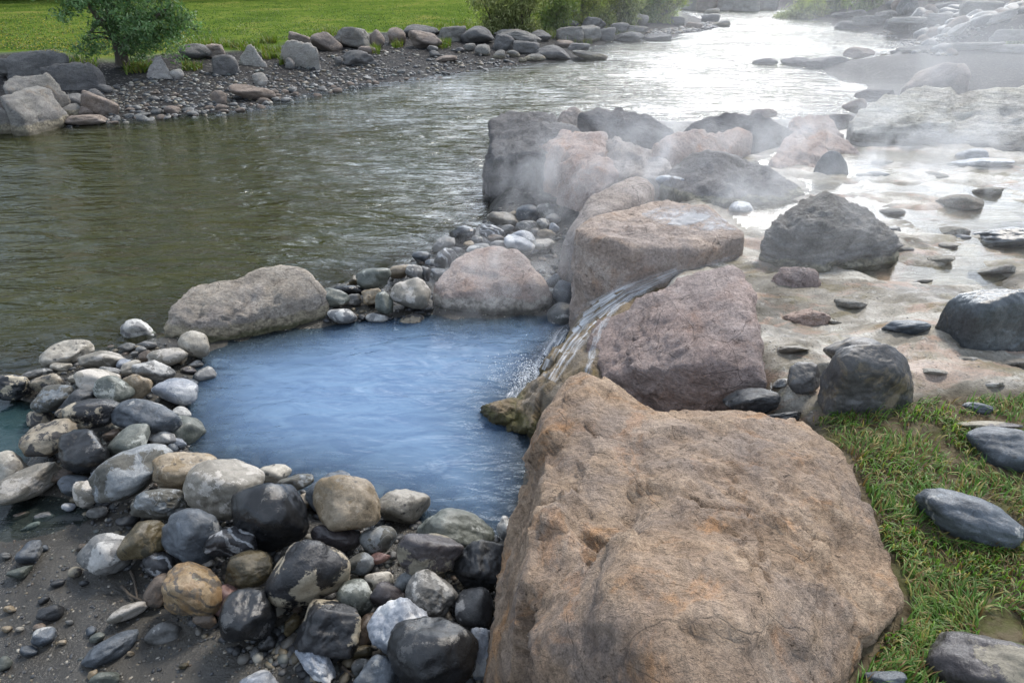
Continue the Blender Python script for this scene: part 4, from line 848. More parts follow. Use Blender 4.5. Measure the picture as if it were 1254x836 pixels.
# right bank upstream: tumbled rocks climbing the slope
GR = 'tumbled rocks on the right bank upstream'
R = [(1068,26,46,14,0,'bank','grey slab at the water in front of the right-hand bushes'),(1040,32,38,12,0,'bankd','dark low rock at the right bank water'),(1100,31,30,16,0,'bankd','dark rock under the flat pale slab'),(1112,25,40,7,0,'bankp','flat pale slab on the right bank'),
 (1200,14,44,24,0,'bank','rounded grey boulder high on the right bank'),(1222,22,44,12,22,'bankp','slanting whitish slab high on the right bank'),(1146,15,38,14,0,'bankt','tan-topped block on the right bank'),(1150,24,40,14,0,'bank','grey block in the middle of the right bank'),
 (1190,44,38,14,24,'bank','grey rock leaning uphill'),(1175,36,26,12,34,'bankp','whitish wedge in the right bank'),(1208,36,50,14,0,'bankd','dark rock under the rounded boulder'),(1235,27,36,12,-6,'bank','grey rock below the whitish slab'),(1240,8,40,20,0,'bankd','dark rock at the top right corner'),
 (1172,50,22,9,0,'bank','small grey rock at the foot of the right bank'),(1220,46,60,9,0,'bankt','flat tan ledge at the right edge'),(1240,44,40,12,0,'bank','grey ledge at the right edge'),(1160,8,30,10,0,'bankd','dark rock high between bushes and corner'),
 (1190,57,70,10,2,'bank','long flat grey ledge at the back of the bar'),(1240,60,60,11,0,'bank','pale ledge behind the bar at the right edge'),(1130,60,60,7,0,'bank','thin ledge along the back water'),(1085,58,36,7,0,'bankt','low tan ledge in the back water'),
 (1180,22,24,12,0,'bank','grey stone right of the middle block'),(1120,14,26,12,0,'bankd','dark stone right of the bushes'),(1135,5,26,12,0,'bank','grey stone at the top behind the bushes'),(1170,-2,36,14,0,'bank','grey boulder at the top edge of the right bank'),(1215,-2,36,16,0,'bankd','dark boulder at the top edge by the corner'),
 (1030,20,24,9,0,'bankd','dark stone below the leftmost right-hand bush'),(1048,17,26,9,0,'bank','grey stone between two right-hand bushes'),(1085,19,24,10,0,'bank','grey stone under the right-hand bushes'),(1000,17,18,5,0,'bankd','far dark stone at the water under the bushes'),(985,14,18,4,0,'bank','farthest stone under the right-hand bushes')]
for px, py, w, h, rot, mat, lab in R:
    place_stone(px, py, w, h, rot, 'rk_' + mat, 'b' if w > 30 else 'a', 0, lab, 'boulder', GR, 'boulder', emb=.6, sub=4)
for i in range(120):
    px = random.uniform(1075, 1254); py = random.uniform(28, 60) if i % 2 else random.uniform(-4, 45)
    if px < 1120 and py > 34: px += 80
    scatter_stone(px, py, random.uniform(8, 26), 'loose grey rock in the tumble on the right bank', 'loose rocks on the right bank', name='rock', flat=.8)
# pale rock wall where the river bends away
for k, (px, w, h, mat, lab) in enumerate([(846, 24, 22, 'bankp', 'pale cliff rock at the left of the river bend'), (866, 26, 26, 'bankt', 'brown cliff rock at the river bend'), (889, 30, 24, 'bankp', 'cream cliff rock at the river bend, left of the middle'), (915, 32, 26, 'bankp', 'broad white cliff rock at the river bend'), (940, 28, 22, 'bankp', 'pale cliff rock at the right of the river bend')]):
    place_stone(px, 3, w, h, 0, 'rk_' + mat, 'b', 0, lab, 'cliff_rock', 'cliff rocks at the river bend', 'rock', base=0.0, emb=.7, sub=4)
# ------------------------------------------------------------------ terrain sheet
def grid(ys, us, wfun):
    Y, U = np.meshgrid(ys, us, indexing='ij'); X = U * wfun(Y)
    q = np.c_[X.ravel(), Y.ravel()]; ny, nu = len(ys), len(us)
    i = np.arange(ny * nu).reshape(ny, nu)
    f = np.stack([i[:-1, :-1], i[:-1, 1:], i[1:, 1:], i[1:, :-1]], -1).reshape(-1, 4)
    return q, f
ys = np.concatenate([np.linspace(-3, 1, 40, endpoint=False), np.geomspace(1, 10, 380, endpoint=False), np.geomspace(10, 260, 240)])
us = np.linspace(-1.6, 1.6, 560)
q, f = grid(ys, us, lambda y: np.maximum(y, -1) + 3.2)
z, W, sr = ground_full(q)
gd = np.hypot(q[:, 0], q[:, 1])
p3 = np.c_[q, np.zeros(len(q))]
lawn = W['lbank'] * sstep(.35, -.45, sdist(q, LAWN) + .45 * fbm(p3 * .8, 3)) 
z = z + lawn * .05 * fbm(p3 * .5, 3)
gm = mesh_from('ground', np.c_[q, z], f)
sc_all = lambda *k: sum(W[x] for x in k if x in W)
attr(gm, 'bed', np.clip(W['river'], 0, 1) * sstep(-.02, -.12, z)); attr(gm, 'flat', W['flat']); attr(gm, 'lawn', lawn)
attr(gm, 'gravel', np.clip(W['lbank'] - lawn + W['bar'] + W['slope'] + .6 * W['jetty'], 0, 1)); attr(gm, 'turf', W['grass'])
def mat_ground():
    t = NT('ground'); g = t.n('ShaderNodeNewGeometry'); v = g.outputs['Position']
    a = t.noise(v, 2.2, 7, .6); b = t.noise(v, 14, 6, .65); c = t.noise(v, 70, 5, .7)
    # mud with half-buried grit
    mud = t.ramp(a, [(.35, (.024, .022, .019)), (.5, (.038, .035, .030)), (.66, (.060, .055, .046))])
    mud = t.mix(t.math('MULTIPLY', t.rng(c, .5, .7), .5), mud, (.022, .019, .015))
    wv = t.vmath('ADD', v, t.vmath('MULTIPLY', t.ncol(v, 30), (.02, .02, .02)))
    cd = t.voro(wv, 38); cc = t.voro(wv, 38, 'F1', 'Color')
    cs = t.n('ShaderNodeSeparateColor'); t.l(cc, cs.inputs[0])
    pm = t.math('MULTIPLY', t.rng(cd, .22, .34, 1, 0), t.rng(cs.outputs[0], .62, .66))
    peb = t.ramp(cs.outputs[1], [(.0, (.06, .065, .07)), (.45, (.12, .115, .10)), (.7, (.20, .16, .11)), (.92, (.34, .31, .26))])
    mud = t.mix(pm, mud, peb)
    # gravel
    d1 = t.voro(wv, 15); c1 = t.voro(wv, 15, 'F1', 'Color'); s1 = t.n('ShaderNodeSeparateColor'); t.l(c1, s1.inputs[0])
    grav = t.ramp(s1.outputs[0], [(.0, (.026, .026, .028)), (.5, (.052, .050, .050)), (.8, (.095, .088, .08)), (.96, (.22, .205, .185))])
    grav = t.mix(t.rng(d1, .3, .55), grav, (.03, .028, .027))
    # mineral crust of the terrace
    sv = t.vmath('MULTIPLY', v, (1, 1.7, 1))
    n1 = t.noise(sv, 1.1, 8, .62, .8); n2 = t.noise(t.vmath('ADD', sv, (7, 3, 0)), 1.5, 8, .65, 1.0); n3 = t.noise(t.vmath('ADD', sv, (1, 9, 0)), 2.1, 8, .7, .8)
    fl = t.ramp(n1, [(.38, (.09, .080, .062)), (.46, (.195, .172, .135)), (.53, (.315, .288, .24)), (.62, (.50, .475, .42))])
    fl = t.mix(t.math('MULTIPLY', t.rng(n2, .52, .60), .6), fl, (.33, .205, .145))
    fl = t.mix(t.math('MULTIPLY', t.rng(n3, .52, .62), .65), fl, (.14, .112, .045))
    fl = t.mix(t.math('MULTIPLY', t.rng(t.noise(v, 5, 7, .7), .54, .66), .55), fl, (.14, .13, .115))
    fl = t.mix(t.math('MULTIPLY', t.rng(b, .56, .7), .5), fl, (.44, .425, .39))
    fl = t.mix(t.math('MULTIPLY', t.rng(c, .48, .62), .55), fl, (.085, .078, .065))
    fl = t.mix(t.math('MULTIPLY', t.rng(cd, .18, .3, 1, 0), t.math('MULTIPLY', t.rng(cs.outputs[0], .8, .84), .8)), fl, peb)
    # lawn and turf soil
    n4 = t.noise(v, .35, 6, .65); n5 = t.noise(v, 2.6, 6, .7)
    lw = t.ramp(t.math('ADD', t.math('MULTIPLY', n4, .6), t.math('MULTIPLY', n5, .4)), [(.36, (.042, .072, .014)), (.47, (.078, .120, .021)), (.55, (.115, .150, .030)), (.66, (.20, .17, .06))])
    tf = t.mix(t.rng(b, .4, .6), (.060, .047, .030), (.13, .108, .072))
    tf = t.mix(t.math('MULTIPLY', t.rng(n5, .5, .62), .6), tf, (.075, .085, .030))
    col = t.mix(t.attr('gravel'), mud, grav)
    bedc = t.mix(t.math('MULTIPLY', t.rng(d1, .25, .5, 1, 0), .8), (.085, .062, .022), t.ramp(s1.outputs[1], [(.0, (.07, .055, .025)), (.5, (.16, .12, .05)), (.9, (.26, .22, .12))]))
    col = t.mix(t.attr('bed'), col, bedc)
    col = t.mix(t.attr('flat'), col, fl); col = t.mix(t.attr('turf'), col, tf); col = t.mix(t.attr('lawn'), col, lw)
    rm = t.rng(t.noise(v, 3.3, 5, .6), .42, .6, .16, .48)
    rf = t.rng(t.noise(v, 2.4, 6, .65), .4, .6, .4, .85)
    ro = t.mix(t.attr('gravel'), t.comb(rm), (.75, .75, .75)); ro = t.mix(t.attr('flat'), ro, t.comb(rf)); ro = t.mix(t.math('MAXIMUM', t.attr('lawn'), t.attr('turf')), ro, (.95, .95, .95))
    h = t.math('ADD', t.math('MULTIPLY', b, .5), t.math('MULTIPLY', c, .35))
    h = t.math('ADD', h, t.math('MULTIPLY', t.rng(cd, 0, .34, 1, 0), t.math('MULTIPLY', pm, .5)))
    h = t.math('ADD', h, t.math('MULTIPLY', t.math('MULTIPLY', t.rng(d1, .0, .5, 1, 0), .9), t.attr('gravel')))
    return t.out(t.princ(col, ro, t.bump(h, .7, .03), t.math('MULTIPLY', t.math('SUBTRACT', 1.0, t.math('MAXIMUM', t.math('MAXIMUM', t.attr('lawn'), t.math('MULTIPLY', t.attr('gravel'), .9)), t.attr('turf'))), .45)))
gm.materials.append(mat_ground())
tag(link('ground', gm), kind='structure')

# ------------------------------------------------------------------ water
def water_sheet(name, q, f, level, keep_poly, mat, grow=0.0, inset=None, maxdepth=None):
    z, W, sr = ground_full(q)
    keep = sdist(q, keep_poly) < grow
    keep &= z < level + .05
    fk = keep[f].all(1); f2 = f[fk]
    used = np.unique(f2); mp = -np.ones(len(q), int); mp[used] = np.arange(len(used)); f2 = mp[f2]
    m = mesh_from(name, np.c_[q[used], np.full(len(used), level)], f2, mat)
    attr(m, 'depth', np.maximum(level - z[used], 0))
    o = link(name, m); return tag(o, kind='structure')
def mat_water(name, body, clear, dens, wave, tint=(.8, .85, .82), gl_rough=.04, sss=False, wscale=1.0, rot=35):
    t = NT(name); g = t.n('ShaderNodeNewGeometry'); v = g.outputs['Position']
    mp = t.n('ShaderNodeMapping'); t.l(v, mp.inputs['Vector']); mp.inputs['Rotation'].default_value = (0, 0, math.radians(rot))
    mp.inputs['Scale'].default_value = (1.3 * wscale, 3.4 * wscale, 1)
    w1 = t.noise(mp.outputs[0], .8, 3, .5, .8); w2 = t.noise(mp.outputs[0], 2.2, 4, .55, .7); w3 = t.noise(v, 9 * wscale, 3, .55, .4)
    calm = t.rng(t.noise(v, .28, 3), .36, .62, .5, 1.3)
    h = t.math('ADD', t.math('MULTIPLY', w1, 1.7), t.math('MULTIPLY', w2, .42)); h = t.math('ADD', h, t.math('MULTIPLY', w3, .06))
    h = t.math('MULTIPLY', h, calm)
    nm = t.bump(h, 1.0, wave)
    dep = t.attr('depth')
    op = t.math('SUBTRACT', 1.0, t.math('EXPONENT', t.math('MULTIPLY', dep, -dens)))
    cl = t.mix(t.rng(t.noise(mp.outputs[0], 1.1, 6, .68, 1.2), .34, .66), body, clear)  # second colour: paler streaks, sky reflection painted into the water body
    df = t.n('ShaderNodeBsdfDiffuse'); t.val(df.inputs['Color'], cl)
    tr = t.n('ShaderNodeBsdfTransparent'); tr.inputs['Color'].default_value = (*tint, 1)
    mx = t.n('ShaderNodeMixShader'); t.l(op, mx.inputs[0]); t.l(tr.outputs[0], mx.inputs[1]); t.l(df.outputs[0], mx.inputs[2])
    gl = t.n('ShaderNodeBsdfGlossy'); gl.inputs['Roughness'].default_value = gl_rough; t.l(nm, gl.inputs['Normal'])
    fr = t.n('ShaderNodeFresnel'); fr.inputs['IOR'].default_value = 1.33; t.l(nm, fr.inputs['Normal'])
    m2 = t.n('ShaderNodeMixShader'); t.l(fr.outputs[0], m2.inputs[0]); t.l(mx.outputs[0], m2.inputs[1]); t.l(gl.outputs[0], m2.inputs[2])
    return t.out(m2.outputs[0])
ysw = np.concatenate([np.geomspace(2.5, 12, 230, endpoint=False), np.geomspace(12, 240, 150)])
qw, fw = grid(ysw, np.linspace(-1.7, 1.7, 300), lambda y: y + 2.5)
LINE = [(-900, 520), (-300, 482), (0, 464), (60, 453), (185, 424), (300, 388), (400, 365), (450, 356), (505, 340), (560, 308), (640, 282), (700, 250)]
RW = np.vstack([poly(LINE + [(900, 172), (1060, 152), (1130, 108), (1250, 60), (1130, 40), (1000, 2)], 0), [[60, 240], [0, 240], [-220, 60], [-60, 4]]])
water_sheet('river', qw, fw, 0.0, RW, mat_water('river_water', (.028, .032, .006), (.047, .046, .010), 2.0, .115))
PW = np.vstack([poly(LINE[3:] + [(706, 335), (730, 372), (730, 480), (690, 560), (650, 660), (600, 780), (430, 900), (250, 800), (150, 642), (58, 560), (50, 500)], .06)])
qp, fp = grid(np.geomspace(2.0, 9, 260), np.linspace(-1.5, .5, 260), lambda y: y + 1)
water_sheet('hot_pool', qp, fp, .06, PW, mat_water('pool_water', (.115, .19, .315), (.160, .255, .385), 3.6, .022, tint=(.66, .80, .92), gl_rough=.06, wscale=2.0, rot=-20))
IW = poly([(-700, 500), (-100, 472), (0, 462), (50, 458), (50, 500), (58, 560), (150, 640), (150, 690), (60, 720), (-700, 800)], .06)
water_sheet('inlet_water', qp, fp, .058, IW, mat_water('inlet_water', (.022, .050, .055), (.035, .065, .068), 5.0, .016, tint=(.72, .80, .80), gl_rough=.05, wscale=2.2, rot=-30))
FW = poly([(918, 322), (930, 302), (885, 256), (850, 236), (965, 176), (1050, 168), (1600, 172), (1600, 480), (1130, 478), (1000, 506), (940, 496), (942, 470)], .75)
qf, ff = grid(np.geomspace(2.6, 12, 260), np.linspace(-.1, 1.6, 300), lambda y: y + 1)
water_sheet('terrace_water', qf, ff, .75, FW, mat_water('terrace_water', (.13, .12, .08), (.18, .165, .125), 3.5, .004, tint=(.93, .93, .88), gl_rough=.04, wscale=3.0, rot=10))

# puddle in the flat-topped boulder, draped water threads and the fall
bv = {k: BVHTree.FromPolygons([tuple(x) for x in BOULD[i][0]], [tuple(x) for x in BOULD[i][1]]) for i, k in ((0, 'front'), (1, 'mid'), (2, 'flat'), (3, 'moss'))}
def drape(px, py, keys, lift=.012, zmin=.062):
    d = ray(px, py); d = d / np.linalg.norm(d); best = None
    for k in keys:
        h = bv[k].ray_cast(Vector(EYE), Vector(d))
        if h[0] is not None and (best is None or h[3] < best[1]): best = (h[0] - Vector(d) * lift, h[3])
    if best is None or best[0].z < zmin: return P(px, py, zmin)
    return np.array(best[0])
def ribbon(name, path, keys, mat, n=90, m=9, lift=.014, zmin=.064, wob=.0, leap=.22, level=False):
    path = np.array(path, float); s = np.r_[0, np.cumsum(np.linalg.norm(np.diff(path[:, :2], axis=0), axis=1))]
    ss = np.linspace(0, s[-1], n); cx, cy, w = (np.interp(ss, s, path[:, k]) for k in range(3))
    tx, ty = np.gradient(cx), np.gradient(cy); L = np.hypot(tx, ty); nx, ny = -ty / L, tx / L
    V, UV = [], []
    for i in range(n):
        ww = w[i] * (1 + wob * math.sin(i * .9) * .5 + wob * random.uniform(-.3, .3))
        for j in range(m):
            a = j / (m - 1) - .5
            l = lift * (1 - (2 * a) ** 2) + .004
            V.append(drape(cx[i] + nx[i] * ww * a, cy[i] + ny[i] * ww * a, keys, l, zmin)); UV.append((a + .5, ss[i] / 40))
    V = np.array(V)
    if level: V[:, 2] = np.percentile(V[:, 2], 62)
    idx = np.arange(n * m).reshape(n, m)
    F = np.stack([idx[:-1, :-1], idx[:-1, 1:], idx[1:, 1:], idx[1:, :-1]], -1).reshape(-1, 4)
    # leave out faces that would leap between two rocks
    el = np.max([np.linalg.norm(V[F[:, k]] - V[F[:, (k + 1) % 4]], axis=1) for k in range(4)], axis=0)
    F = F[el < leap]
    me = mesh_from(name, V, F, mat)
    a = me.attributes.new('flow', 'FLOAT_VECTOR', 'POINT'); a.data.foreach_set('vector', np.array([(u, v2, 0) for u, v2 in UV], np.float32).ravel())
    return link(name, me)
def mat_fall(name, white=.75, cover=.5, stretch=(16, 2.0, 1)):
    t = NT(name); fl = t.attr('flow', 'Vector'); v = t.vmath('MULTIPLY', fl, stretch)
    n = t.noise(v, 1.0, 2, .5, .3); n2 = t.noise(v, 2.6, 3, .55)
    sx_ = t.n('ShaderNodeSeparateXYZ'); t.l(fl, sx_.inputs[0])
    edge = t.math('MULTIPLY', t.rng(sx_.outputs[0], 0, .22), t.rng(sx_.outputs[0], .78, 1.0, 1, 0))
    a = t.math('MULTIPLY', t.rng(t.math('ADD', t.math('MULTIPLY', n, .6), t.math('MULTIPLY', n2, .4)), .52 - cover * .24, .84 - cover * .06), edge)
    p = t.princ((white, white * 1.01, white * 1.03), .65, None, .1)
    tr = t.n('ShaderNodeBsdfTransparent'); mx = t.n('ShaderNodeMixShader'); t.l(t.math('MULTIPLY', a, .86), mx.inputs[0]); t.l(tr.outputs[0], mx.inputs[1]); t.l(p, mx.inputs[2])
    return t.out(mx.outputs[0])
fall = ribbon('waterfall', [(830, 333, 12), (795, 347, 20), (768, 357, 24), (742, 374, 30), (716, 393, 42), (695, 415, 46), (680, 438, 42), (668, 462, 34)], ['moss', 'flat', 'mid'], mat_fall('white_water', .80, .80, (13, .7, 1)))
tag(fall, 'white waterfall sliding off the mossy boulder into the blue pool', 'waterfall')
th = ribbon('rivulet', [(930, 300, 8), (905, 314, 9), (865, 326, 8), (830, 334, 8)], ['moss', 'flat', 'mid'], mat_fall('rivulet_water', .7, .35, (7, 1.6, 1)), leap=3)
tag(th, 'thin white rivulet between flat-topped and mauve boulders', 'rivulet')
cr = ribbon('mineral_crust', [(792, 356, 5), (775, 362, 7), (752, 378, 8), (738, 398, 8), (728, 420, 9), (722, 446, 10), (716, 470, 8)], ['moss', 'mid'], mat_fall('crust', .5, 1.0, (5, 4, 1)), n=50, m=5, lift=.006, wob=.6, leap=9)
tag(cr, 'whitish mineral crust line down the edge of the mauve boulder', 'mineral crust')
tag(ribbon('foam', [(706, 392, 10), (690, 412, 26), (674, 436, 38), (658, 460, 48), (640, 478, 40), (622, 490, 14)], [], mat_fall('foam', .85, .35, (5, 2.4, 1)), n=60, m=21, zmin=.066), 'churned white foam on the pool under the waterfall', 'foam', kind='stuff')
# spray where it lands
bm = bmesh.new()
def foam_blobs(px, py, sx_, sy_, n, zs, rmin, rmax):
    for _ in range(n):
        b = P(px + random.gauss(0, sx_), py + random.gauss(0, sy_), .065)
        r = random.uniform(rmin, rmax)
        from mathutils import Matrix
        bmesh.ops.create_icosphere(bm, subdivisions=1, radius=r, matrix=Matrix.Translation((b[0], b[1], b[2] + abs(random.gauss(0, zs)))))
foam_blobs(645, 466, 9, 8, 420, .07, .0015, .005); foam_blobs(668, 462, 12, 10, 350, .05, .0015, .006); foam_blobs(615, 458, 16, 10, 90, .06, .001, .004); foam_blobs(640, 484, 10, 5, 90, .05, .001, .004)
sm = bpy.data.meshes.new('spray'); bm.to_mesh(sm); bm.free(); sm.materials.append(NT('spray') and (lambda t: t.out(t.princ((.85, .87, .9), .2)))(NT('spray_drops')))
tag(link('spray', sm), 'white spray where the waterfall hits the blue pool', 'spray', kind='stuff')
def puddle(label, pts, keys, lift=.006):
    V = [drape(a, b, keys, lift) for a, b in pts]; c = np.mean(V, 0); zz = max(x[2] for x in V)
    V = [np.array([x[0], x[1], zz]) for x in V] + [np.array([c[0], c[1], zz])]
    n = len(pts); m = mesh_from('puddle', np.array(V), [(i, (i + 1) % n, n) for i in range(n)], M['puddle'])
    return tag(link('puddle', m), kind='structure')
t_ = NT('puddle'); M['puddle'] = t_.out(t_.princ((.40, .385, .385), .28, None, .1))

tag(ribbon('mineral_crust', [(786, 262, 4), (812, 263, 26), (850, 266, 36), (880, 272, 28), (902, 280, 4)], ['flat'], mat_fall('pale_crust', .50, .9, (3.5, 2.2, 1)), n=60, m=21, lift=.003, leap=9), 'pale mineral crust round the wet hollow on the flat-topped boulder', 'mineral crust')
tag(ribbon('puddle', [(818, 274, 2), (828, 271, 12), (844, 268, 17), (860, 266, 12), (870, 265, 2)], ['flat'], mat_fall('puddle_film', .42, 2.2, (1, 1, 1)), n=40, m=15, lift=.006, leap=9), kind='structure')  # pale matte film, the puddle's sky reflection put into its colour

# ------------------------------------------------------------------ loose gravel between the cobbles
def gravel(name, pts, rmin, rmax, mats, label, sub=1, below=None):
    if below is not None: pts = pts[pts[:, 2] < below]
    v0, f0, _, _ = ico(sub); n = len(pts); rg = np.random.default_rng(len(pts))
    r = rmin + (rmax - rmin) * rg.random(n) ** 2.2
    ang = rg.uniform(0, 6.28, n); sc = np.c_[r * rg.uniform(.8, 1.4, n), r * rg.uniform(.6, 1.0, n), r * rg.uniform(.4, .7, n)]
    V = v0[None] * (1 + rg.normal(size=(n, len(v0), 1)) * .12) * sc[:, None]
    c, s = np.cos(ang)[:, None], np.sin(ang)[:, None]
    V = np.stack([V[..., 0] * c - V[..., 1] * s, V[..., 0] * s + V[..., 1] * c, V[..., 2]], -1) + pts[:, None]
    V[..., 2] += (sc[:, 2] * .2)[:, None]
    F = (f0[None] + (np.arange(n) * len(v0))[:, None, None]).reshape(-1, 3)
    m = mesh_from(name, V.reshape(-1, 3), F)
    pal = np.array([(.045, .048, .052), (.075, .075, .075), (.12, .112, .098), (.15, .125, .085), (.028, .029, .032), (.09, .097, .09), (.26, .24, .20), (.10, .075, .055)])
    k = pal[rg.choice(len(pal), n, p=[.2, .2, .16, .12, .12, .1, .04, .06])] * rg.uniform(.7, 1.2, (n, 1))
    attr(m, 'col', np.repeat(np.c_[k, np.ones(n)], len(v0), 0), 'FLOAT_COLOR'); m.materials.append(mats)
    return tag(link(name, m), label, 'gravel', kind='stuff')
t_ = NT('gravel_stone'); g_ = t_.n('ShaderNodeNewGeometry'); M['gravel'] = t_.out(t_.princ(t_.attr('col', 'Color'), .5, t_.bump(t_.noise(g_.outputs['Position'], 90, 4), .4, .01)))
def in_px(pg, n, z, rg):
    pg = np.array(pg, float); lo, hi = pg.min(0), pg.max(0); out = []
    while sum(len(x) for x in out) < n:
        s = rg.uniform(lo, hi, (n, 2)); out.append(s[sdist(s, pg) < 0])
    s = np.concatenate(out)[:n]; w = P(s[:, 0], s[:, 1], z)
    for _ in range(2):
        zz = ground_full(w[:, :2])[0]; w = P(s[:, 0], s[:, 1], zz)
    w[:, 2] = ground_full(w[:, :2])[0]; return w
rg5 = np.random.default_rng(5)
gravel('gravel', in_px([(232, 440), (330, 414), (420, 396), (540, 384), (660, 388), (700, 385), (640, 400), (420, 410), (300, 432), (275, 480), (268, 530), (330, 555), (430, 580), (560, 615), (630, 600), (640, 640), (500, 650), (330, 605), (225, 560), (205, 500)], 420, 0, rg5), .025, .12, M['gravel'], 'stones lying under the milky edge of the blue pool', sub=2, below=-.05)
gravel('gravel', in_px([(-40, 640), (120, 640), (200, 700), (270, 790), (340, 840), (-40, 840)], 600, .1, rg5), .003, .013, M['gravel'], 'small grit and pebbles scattered in the wet mud')
gravel('gravel', in_px([(40, 455), (180, 415), (240, 430), (225, 500), (250, 560), (370, 590), (620, 640), (600, 840), (360, 840), (250, 780), (150, 690), (60, 580)], 3400, .1, rg5), .006, .04, M['gravel'], 'pebbles and grit filling the gaps of the cobble heap')
gravel('gravel', in_px([(395, 352), (440, 340), (560, 285), (620, 252), (690, 250), (700, 340), (690, 374), (540, 382), (400, 394)], 900, .1, rg5), .008, .05, M['gravel'], 'pebbles filling the gaps on the far rim of the pool')
gravel('gravel', in_px([(60, 156), (150, 151), (300, 139), (370, 122), (470, 106), (600, 88), (660, 78), (600, 62), (440, 62), (300, 88), (200, 92), (120, 112)], 3000, .2, rg5), .015, .10, M['gravel'], 'grey gravel and pebbles of the far shore')
gravel('gravel', in_px([(1075, 50), (1170, 48), (1200, 62), (1060, 66)], 900, .2, rg5), .03, .15, M['gravel'], 'rubble along the right bank waterline')
gravel('gravel', in_px([(785, 46), (888, 34), (880, 26), (800, 38)], 600, .2, rg5), .03, .2, M['gravel'], 'rubble of the far point upstream')
# ------------------------------------------------------------------ grass
def blades(name, roots, lmin, lmax, wid, pal, pw, label, lean=.5, seg=3, seed=3, cat='grass', clump=None):
    rg = np.random.default_rng(seed); n = len(roots)
    L = rg.uniform(lmin, lmax, n); ang = rg.uniform(0, 6.28, n)
    if clump is not None: ang = clump + rg.normal(size=n) * .7
    bend = rg.uniform(.15, 1.0, n) * lean * 2
    dx, dy = np.cos(ang), np.sin(ang); sx_, sy_ = -dy, dx
    rows = []
    for k in range(seg + 1):
        s = k / seg; th = bend * s
        hor = L * s * np.sin(th * .8); ver = L * s * np.cos(th * .8)
        w = wid * (1 - s ** 1.6) * rg.uniform(.8, 1.2, n) * .5
        c = roots + np.c_[dx * hor, dy * hor, ver]
        if k < seg:
            rows.append(c + np.c_[sx_ * w, sy_ * w, 0 * w]); rows.append(c - np.c_[sx_ * w, sy_ * w, 0 * w])
        else: rows.append(c)
    V = np.stack(rows, 1); nv = V.shape[1]; base = (np.arange(n) * nv)[:, None]
    tris = []
    for k in range(seg - 1):
        a = 2 * k; tris += [(a, a + 1, a + 3), (a, a + 3, a + 2)]
    tris.append((2 * seg - 2, 2 * seg - 1, 2 * seg))
    F = (base[:, :, None] + np.array(tris)[None]).reshape(-1, 3)
    m = mesh_from(name, V.reshape(-1, 3), F)
    col = np.array(pal)[rg.choice(len(pal), n, p=pw)] * rg.uniform(.7, 1.3, (n, 1))
    attr(m, 'col', np.repeat(np.c_[col, np.ones(n)], nv, 0), 'FLOAT_COLOR'); m.materials.append(M['leaf'])
    return tag(link(name, m), label, cat, kind='stuff')
def mat_leaf():
    t = NT('leaf'); c = t.attr('col', 'Color')
    p = t.princ(c, .5, None, .35); tr = t.n('ShaderNodeBsdfTranslucent'); t.l(t.mix(1.0, c, (1.0, 1.15, .6), 'MULTIPLY'), tr.inputs['Color'])
    mx = t.n('ShaderNodeMixShader'); mx.inputs[0].default_value = .42; t.l(p, mx.inputs[1]); t.l(tr.outputs[0], mx.inputs[2])
    return t.out(mx.outputs[0])
M['leaf'] = mat_leaf()
rg7 = np.random.default_rng(77)
turf_px = [(992, 514), (1040, 506), (1125, 490), (1180, 492), (1330, 484), (1750, 474), (1900, 1000), (1000, 1000), (1060, 800), (1112, 740), (1062, 606), (1036, 556)]
w = in_px(turf_px, 48000, .86, rg7)
p3 = w * np.array([1, 1, 0])
dens = fbm(p3 * 3.5 + 4, 3)
keep = (dens + rg7.random(len(w)) * .7) > .20
pxv = lambda q: (627 + FOC * ((q - EYE) @ RIGHT) / ((q - EYE) @ FWD), 418 - FOC * ((q - EYE) @ UP) / ((q - EYE) @ FWD))
X, Y = pxv(w)
for ex, ey, rx, ry in [(1230, 556, 38, 24), (1186, 640, 52, 24), (1206, 818, 64, 36), (1085, 836, 22, 10), (1210, 522, 30, 5), (1070, 470, 50, 34), (1225, 770, 34, 30)]:
    keep &= ((X - ex) / rx) ** 2 + ((Y - ey) / ry) ** 2 > .72
for i in np.where(keep)[0]:
    if bv['front'].ray_cast(Vector((w[i, 0], w[i, 1], 3)), Vector((0, 0, -1)))[0] is not None: keep[i] = False
w = w[keep]; ca = fbm(w * np.array([2.2, 2.2, 0]) + 8, 2) * 5
GP = [(.075, .160, .028), (.115, .220, .040), (.17, .26, .065), (.32, .27, .10), (.20, .12, .05)]
blades('grass', w, .035, .095, .0075, GP, [.22, .27, .21, .19, .11], 'long green grass with dry straw blades beside the huge sandy boulder', lean=1.05, clump=ca)
w2 = in_px([(1000, 514), (1125, 492), (1330, 486), (1400, 900), (1000, 900), (1060, 800), (1112, 740), (1062, 606)], 5000, .86, rg7)
k2 = np.array([bv['front'].ray_cast(Vector((a[0], a[1], 3)), Vector((0, 0, -1)))[0] is None for a in w2]) & (fbm(w2 * np.array([3, 3, 0]), 2) > -.1)
X, Y = pxv(w2); k2 &= ((X - 1225) / 40) ** 2 + ((Y - 770) / 40) ** 2 > 1
for ex, ey, rx, ry in [(1230, 556, 38, 24), (1186, 640, 52, 24), (1206, 818, 64, 36)]: k2 &= ((X - ex) / rx) ** 2 + ((Y - ey) / ry) ** 2 > 1
blades('dry_grass', w2[k2], .03, .07, .004, [(.22, .16, .07), (.14, .09, .045), (.09, .06, .03)], [.4, .35, .25], 'dry brown stalks lying among the green grass', lean=1.6, seed=9)
